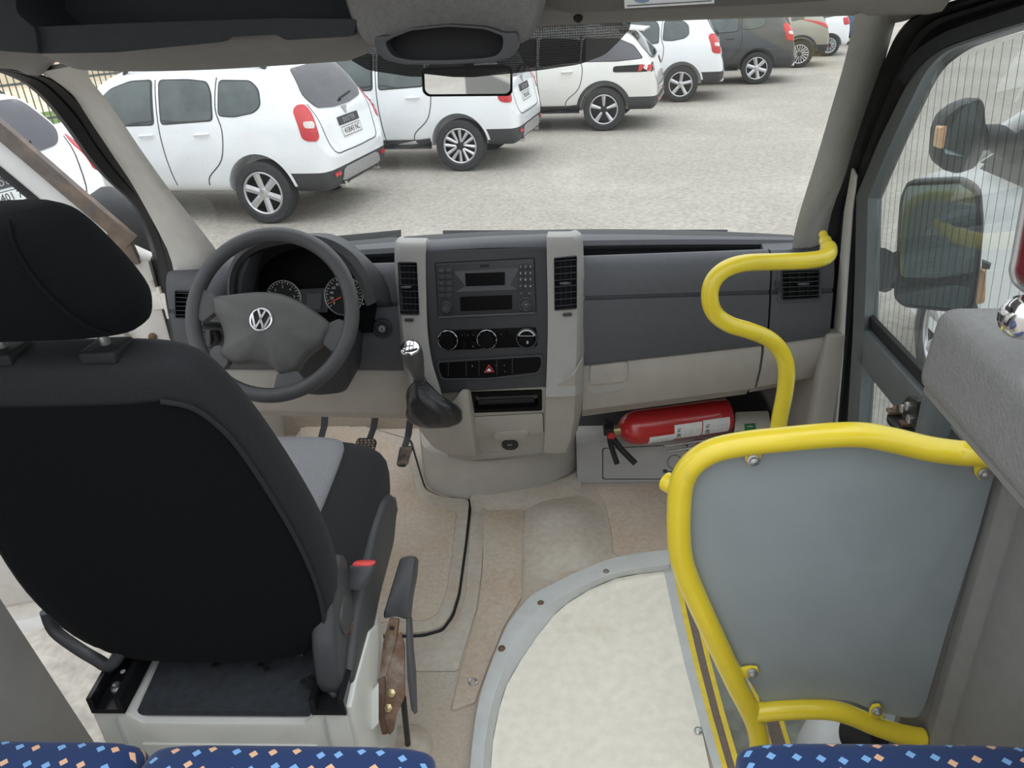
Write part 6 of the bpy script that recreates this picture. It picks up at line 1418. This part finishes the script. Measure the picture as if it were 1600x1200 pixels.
    for x in (.62, 1.32):
        bm = newbm(); h = bv.ray_cast(Vector((x, 4, .95)), Vector((0, -1, 0)))[0]
        tube(bm, [h+Vector((-.09, .008, .01)), h+Vector((-.07, .03, .012)), h+Vector((.07, .03, .006)), h+Vector((.09, .008, .004))], .014, 8); part('door_handle', bm, paint, car)
    # lower cladding, bumper, skid
    if kind in ('suv', 'cross', 'crossover_small'):
        if kind != 'suv' or 'darksill' in opts: part('sill_cladding', decal(bv, sd([(.42, .30), (.42, .44), (.6, .42), (2.1, .42), (2.25, .44), (2.25, .30)]), Ld, .012), 'clad_dark' if kind != 'suv' or 'darksill' in opts else paint, car)
        part('skid_plate', decal(bv, rnd([(-.55, .40), (-.50, .50), (-.42, .525), (.42, .525), (.50, .50), (.55, .40), (.45, .385), (-.45, .385)] if kind == 'suv' else [(-.6, .42), (-.6, .46), (.6, .46), (.6, .42)], .02, 2), B, .020), 'skid_grey', car)
        for s in (-1, 1): part('reflector', decal(bv, rnd([(s*.66-.07, .47), (s*.66+.07, .47), (s*.66+.07, .51), (s*.66-.07, .51)], .01, 2), B, .020), 'lamp_red', car)
        # wheel-arch lips
        for cx in (0, wb):
            bm = newbm(); ra_ = .43 if kind != 'crossover_small' else .415
            rows = []
            for k in range(25):
                a = R(8+164*k/24); row = []
                for rad in (ra_-.022, ra_+(.035 if kind != 'suv' or 'dark' in opts else .012)):
                    x, z = cx+rad*math.cos(a), .345+rad*math.sin(a); h = bv.ray_cast(Vector((x, 4, z)), Vector((0, -1, 0)))[0]
                    yy = h.y if h is not None and h.y > .80 else .89
                    row.append(bm.verts.new((x, min(max(yy, .87), .915)+.008, z)))
                rows.append(row)
            for r1, r2 in zip(rows, rows[1:]): bm.faces.new((r1[0], r1[1], r2[1], r2[0]))
            part('wheel_arch_lip', bm, paint if kind == 'suv' else 'clad_dark', car)
        if kind == 'suv':
            bm = newbm(); tube(bm, [(-.70, -.5, .36), (-.83, -.5, .35)], .035, 14); tube(bm, [(-.70, .5, .36), (-.70, .5, .36001), (-.84, .5, .35)], .032, 14); part('exhaust_tip', bm, 'chrome', car)
    # tail lamps
    def lamp_at(s, poly, m, off=.012, nm='tail_lamp'):
        ang = R(48); d = Vector((math.cos(ang), -s*math.sin(ang), 0)); rgt = Vector((0, 0, 1)).cross(d)*-1
        cpt = Vector((-.70 if kind != 'hatch' else -.46, s*.84 if kind != 'hatch' else s*.76, 0)); s0 = cpt.dot(rgt)
        return part(nm, decal(bv, [(s0+(a if s > 0 else -a), z) for a, z in poly], d, off, 2, .02), m, car)
    for s in (1, -1):
        if lamp == 'duo':
            base = lamp_at(s, rnd([(-.12, .90), (-.14, 1.16), (-.09, 1.215), (.0, 1.22), (.05, 1.14), (.065, .90), (.02, .865), (-.08, .87)], .04, 3), 'lamp_red')
            lamp_at(s, rnd([(-.08, 1.0), (-.08, 1.06), (.02, 1.06), (.04, 1.03), (.02, .99)], .02, 2), 'lamp_clear', .018)
        elif lamp == 'claw':
            lamp_at(s, rnd([(-.42, 1.02), (-.44, .93), (.22, .92), (.25, 1.05)], .03, 2), 'gap_black', .010)
            for k in range(3): lamp_at(s, [(-.14+.11*k, .94), (-.10+.11*k, .94), (-.05+.11*k, 1.03), (-.11+.11*k, 1.03)], 'lamp_red', .018)
        elif lamp == 'boomerang':
            lamp_at(s, rnd([(-.55, 1.18), (-.20, 1.10), (.05, .98), (.0, .90), (-.12, .97), (-.30, 1.08)], .03, 2), 'lamp_red')
        else:
            lamp_at(s, rnd([(-.12, .82), (-.13, 1.02), (.06, 1.04), (.07, .86)], .04, 2), 'lamp_red')
    # plate, badge bar, lettering
    if plate:
        def rear_hit(y, z): h = bv.ray_cast(Vector((-4, y, z)), Vector((1, 0, 0)))[0]; return h if h is not None else Vector((-.8, y, z))
        c = rear_hit(0, .86); tl = rear_hit(0, .92)
        nx = (tl-c).normalized(); nrm = Vector((-nx.z, 0, nx.x)); yv = Vector((0, -1, 0))
        def on(y, z, o): return c+yv*y+nx*(z-.86)+nrm*o
        bm = newbm(); prism(bm, [on(*p, .012) for p in rnd([(-.27, .93), (-.27, 1.02), (.27, 1.02), (.27, .93)], .01, 2)], -nrm*.03); bb = part('badge_bar', bm, 'clad_dark', car)
        bm = newbm(); prism(bm, [on(*p, .012) for p in rnd([(-.26, .80), (-.26, .915), (.26, .915), (.26, .80)], .01, 2)], -nrm*.03); pf = part('number_plate', bm, 'label_paper', car)
        bm = newbm(); A = [on(*p, .0125) for p in [(-.255, .805), (-.255, .91), (.255, .91), (.255, .805)]]; B_ = [on(*p, .0125) for p in [(-.248, .812), (-.248, .903), (.248, .903), (.248, .812)]]
        loft(bm, [A, B_], True, False); part('plate_border', bm, 'print_dark', pf, 0)
        def letters(s, y, z, h, m, par, sp_=1.0):
            me = text_mesh(s, h*1.4, .001, sp_); p = on(y, z, .0135)
            me.transform(Matrix(((yv.x, nx.x, nrm.x, p.x), (yv.y, nx.y, nrm.y, p.y), (yv.z, nx.z, nrm.z, p.z), (0, 0, 0, 1)))); link('lettering', me, m, par, True)
        letters(plate, 0, .857, .064, 'print_dark', pf)
        if badge: letters(badge, 0, .972, .050, 'silver_plastic', bb, 1.35)
        e = rear_hit(0, 1.075); bm = newbm(); ey = Vector((e.x-.012, 0, 1.075))
        for pts in ([(-.055, 1.11), (.055, 1.11), (.04, 1.075), (.012, 1.07), (.012, 1.03), (-.03, 1.03), (-.03, 1.06), (-.045, 1.075)],): prism(bm, [rear_hit(0, 1.075)+yv*y+nx*(z-1.075)+nrm*.016 for y, z in pts], -nrm*.02)
        part('tailgate_emblem', bm, 'silver_plastic', car)
    if 'rails' in opts:
        for s in (1, -1):
            bm = newbm(); pth = []
            for x in (-.15, 0, .5, 1.0, 1.5, 1.62):
                h = bv.ray_cast(Vector((x, s*.60, 4)), Vector((0, 0, -1)))[0]; pth.append(h+Vector((0, 0, -.005 if x in (-.15, 1.62) else .05)))
            tube(bm, cat(pth, 3), .022, 10); part('roof_rail', bm, 'clad_dark', car)
    if 'spoiler' in opts:
        h = bv.ray_cast(Vector((-.28, 0, 4)), Vector((0, 0, -1)))[0]
        bm = newbm(); prism(bm, [(-.62, -.50, h.z-.04), (-.20, -.57, h.z+.005), (-.20, .57, h.z+.005), (-.62, .50, h.z-.04)], (0, 0, .025)); part('roof_spoiler', bm, paint, car)
    # door mirrors
    for s in (1, -1):
        bm = newbm(); rs_ = [superell((2.05+dx, s*(.98+dy), 1.10), Vector((1, 0, 0)), Vector((0, 0, 1)), .09*k, .085*k, 14, 3) for dx, dy, k in ((.05, -.10, .3), (.02, -.04, .9), (0, .02, 1.0), (0, .10, .9), (0, .12, .5))]
        loft(bm, rs_); part('door_mirror', bm, paint, car, 60)
    return car
HD = R(10)
make_car('suv', 'white off-roader nearest the windscreen, plate 410043 NC', 'paint_white', 'six', (-3.16, 8.45), HD, '410043 NC', 'DUSTER', opts=('rails',))
make_car('suv', 'white off-roader with machined dark wheels behind the mirror', 'paint_white', 'duo', (-1.22, 10.88), HD, '39156 NC', 'DUSTER', opts=('darksill',))
make_car('cross', 'pearl white crossover with claw lamps and roof spoiler', 'paint_pearl', 'cross', (.90, 13.70), R(11), None, None, 'claw', opts=('tint', 'spoiler', 'dark'))
make_car('suv', 'white off-roader with silver five-spoke wheels between crossover and dark car', 'paint_white', 'five', (2.61, 16.80), HD, '382 640', None, opts=())
make_car('suv', 'dark grey off-roader parked in the far row', 'paint_dark', 'six', (4.65, 19.16), HD, '401 22', None, opts=('darksill',))
make_car('crossover_small', 'bronze-grey small crossover with boomerang tail lamps', 'paint_bronze', 'multi', (6.46, 22.30), HD, None, None, 'boomerang')
make_car('hatch', 'small white hatchback near the far end of the row', 'paint_white', 'multi', (8.07, 25.09), HD, None, None, 'plain')
make_car('hatch', 'dark blue car at the far end beside the pillar', 'paint_blue', 'multi', (10.3, 28.6), HD, None, None, 'plain')
make_car('suv', 'white off-roader seen through the open driver door, plate 401', 'paint_white', 'six', (-5.45, 5.75), R(18), '401 73 NC', 'DUSTER', opts=('rails',))
for k_ in SHELLS: SHELLS[k_][2].free()

# ================================================================== WHITE PICK-UP beyond the glazed door
pk = thing('white_pickup', 'white pick-up truck standing close outside the glazed door', 'truck', (2.6, 3.2, GZ))
def pp(px, py, X): return P(px, py, x=X)
# nose points along +Y; the flank nearest the van is at x = 1.9
XN = 2.30
bm = newbm(); rs = []
for y, zh, wi, zb in ((5.20, -.05, .66, -.40), (5.15, .10, .80, -.45), (5.0, .22, .90, -.48), (4.75, .31, .95, -.48), (4.45, .40, .97, -.48), (4.15, .46, .98, -.48), (3.6, .47, .98, -.48), (2.0, .48, .98, -.48), (-1.5, .48, .98, -.48)):
    cx = XN+.98; half = [(-wi, zb), (-wi*1.005, lerp(zb, zh, .45)), (-wi*.99, lerp(zb, zh, .85)), (-wi*.95, zh), (-wi*.4, zh+.05), (0, zh+.06)]
    rs.append([Vector((cx+x, y, z)) for x, z in half]+[Vector((cx-x, y, z)) for x, z in half[::-1][1:]])
loft(bm, smooth_rings(rs)); finish('body_shell', bm, 'paint_white', pk, 50)
def cabpt(s, y, z): return Vector((XN+.98+s, y, z))
bm = newbm(); tube(bm, cat([cabpt(-.93, 4.28, .50), cabpt(-.90, 4.05, .66), cabpt(-.84, 3.6, .94), cabpt(-.80, 3.25, 1.13), cabpt(-.78, 2.9, 1.2), cabpt(-.78, 1.0, 1.2)], 4), .05, 10); finish('roof_pillar', bm, 'paint_white', pk, 60)
bm = newbm(); prism(bm, [cabpt(-.78, 3.05, 1.16), cabpt(.78, 3.05, 1.16), cabpt(.78, -1.4, 1.2), cabpt(-.78, -1.4, 1.2)], (0, 0, .06)); finish('cab_roof', bm, 'paint_white', pk, 30, bevel=.02)
bm = newbm(); prism(bm, [cabpt(-.925, 4.2, .48), cabpt(-.83, 3.55, .92), cabpt(-.785, 3.1, 1.15), cabpt(-.785, -1.4, 1.15), cabpt(-.95, -1.4, .48)], (.012, 0, 0)); finish('side_window', bm, 'car_glass', pk, 0)
bm = newbm(); prism(bm, [cabpt(-.90, 4.30, .50), cabpt(-.77, 3.1, 1.17), cabpt(.77, 3.1, 1.17), cabpt(.90, 4.30, .50)], (0, .012, .01)); finish('front_window', bm, 'car_glass', pk, 0)
bm = newbm(); prism(bm, [cabpt(-.96, 4.10, .47), cabpt(-.94, 3.85, .70), cabpt(-.94, 3.70, .72), cabpt(-.96, 3.62, .47)], (-.012, 0, 0)); finish('mirror_base', bm, 'clad_dark', pk, 30)
YM = 3.74
hm = rnd([(1463, 250), (1466, 205), (1476, 180), (1500, 162), (1530, 152), (1537, 160), (1540, 200), (1536, 235), (1524, 262), (1495, 272), (1470, 264)], 8, 3)
bm = newbm(); A = [P(x, y, Y=YM) for x, y in hm]; cA = sum(A, Vector())/len(A)
loft(bm, [[cA+(p-cA)*.90+Vector((0, -.01, 0)) for p in A], [cA+(p-cA)*.96+Vector((0, -.012, 0)) for p in A], A, [cA+(p-cA)*.94+Vector((0, .10, 0)) for p in A], [cA+(p-cA)*.55+Vector((0, .19, 0)) for p in A]]); finish('door_mirror', bm, 'clad_dark', pk, 45)
bm = newbm(); A = [P(x, y, Y=YM-.016) for x, y in rnd([(1475, 240), (1482, 202), (1496, 178), (1518, 157), (1526, 162), (1527, 205), (1522, 238), (1512, 246)], 5, 3)]; prism(bm, A, (0, .006, 0)); finish('mirror_glass', bm, 'mirror_glass_wing', pk, 0)
bm = newbm(); A = [P(x, y, Y=YM-.03) for x, y in rnd([(1465, 232), (1469, 200), (1480, 196), (1474, 232)], 3, 2)]; prism(bm, A, (0, .05, 0)); finish('indicator_lens', bm, 'lamp_amber', pk, 0)
bm = newbm(); A0 = P(1534, 215, Y=YM+.05); tube(bm, [A0, A0+Vector((.06, -.0, .0)), cabpt(-.95, 3.85, .60)], .06, 10); finish('mirror_arm', bm, 'clad_dark', pk, 50)
for y in (4.05, .6):
    wpt = None
    for nm, me in wheel_parts('six', .37):
        o = bpy.data.objects.new('wheel' if wpt is None else nm, me); COL.objects.link(o)
        if wpt is None: o.parent = pk; o.location = Vector((XN+.085, y, GZ+.37))-pk.location; o.rotation_euler = (0, 0, R(90)); wpt = o
        else: o.parent = wpt

# ================================================================== FENCE, GRASS, SAND AND TREES BEYOND THE CARS
fd = Vector((.57, .82, 0)).normalized(); fn = Vector((-.82, .57, 0)).normalized(); F0 = Vector((-16.5, 9.5, GZ))
bm = newbm(); prism(bm, [F0-fd*25-fn*1.2, F0+fd*45-fn*1.2, F0+fd*45+fn*4, F0-fd*25+fn*4], (0, 0, .04)); struct(finish('grass_verge', bm, 'grass', None, 0), 'strip of green grass along the fence')
bm = newbm(); prism(bm, [F0-fd*30+fn*4, F0+fd*55+fn*4, F0+fd*55+fn*50, F0-fd*30+fn*50], (0, 0, .03)); struct(finish('sand_ground', bm, 'sand', None, 0), 'pale sandy ground beyond the fence')
fc = thing('steel_fence', 'grey steel bar fence behind the parked cars', 'fence', F0)
bm = newbm(); box(bm, (0, 0, .95), (.018, .018, 1.9)); pm = bpy.data.meshes.new('picket'); bm.to_mesh(pm); bm.free(); pm.materials.append(M['fence_steel'])
for k in range(250):
    o = bpy.data.objects.new('picket', pm); COL.objects.link(o); o.parent = fc; o.location = fd*(k*.13-6)
for z in (.25, 1.0, 1.7):
    bm = newbm(); a = fd*-6; b = fd*27; prism(bm, [a+Vector((0, 0, z)), b+Vector((0, 0, z)), b+Vector((0, 0, z+.05)), a+Vector((0, 0, z+.05))], fn*.03); finish('fence_rail', bm, 'fence_steel', fc, 0, True)
bm = newbm(); c0 = F0+fd*12+fn*16; prism(bm, [c0-fd*16, c0+fd*20, c0+fd*20+fn*5, c0-fd*16+fn*5], (0, 0, 3.2)); tb = thing('cream_building', 'long low cream building beyond the fence', 'building', c0); finish('building_wall', bm, 'wall_cream', tb, 0)
bm = newbm(); prism(bm, [c0-fd*16.4-fn*.5+Vector((0, 0, 3.2)), c0+fd*20.4-fn*.5+Vector((0, 0, 3.2)), c0+fd*20.4+fn*5.5+Vector((0, 0, 3.2)), c0-fd*16.4+fn*5.5+Vector((0, 0, 3.2))], (0, 0, .25)); finish('building_roof', bm, 'skid_grey', tb, 0)
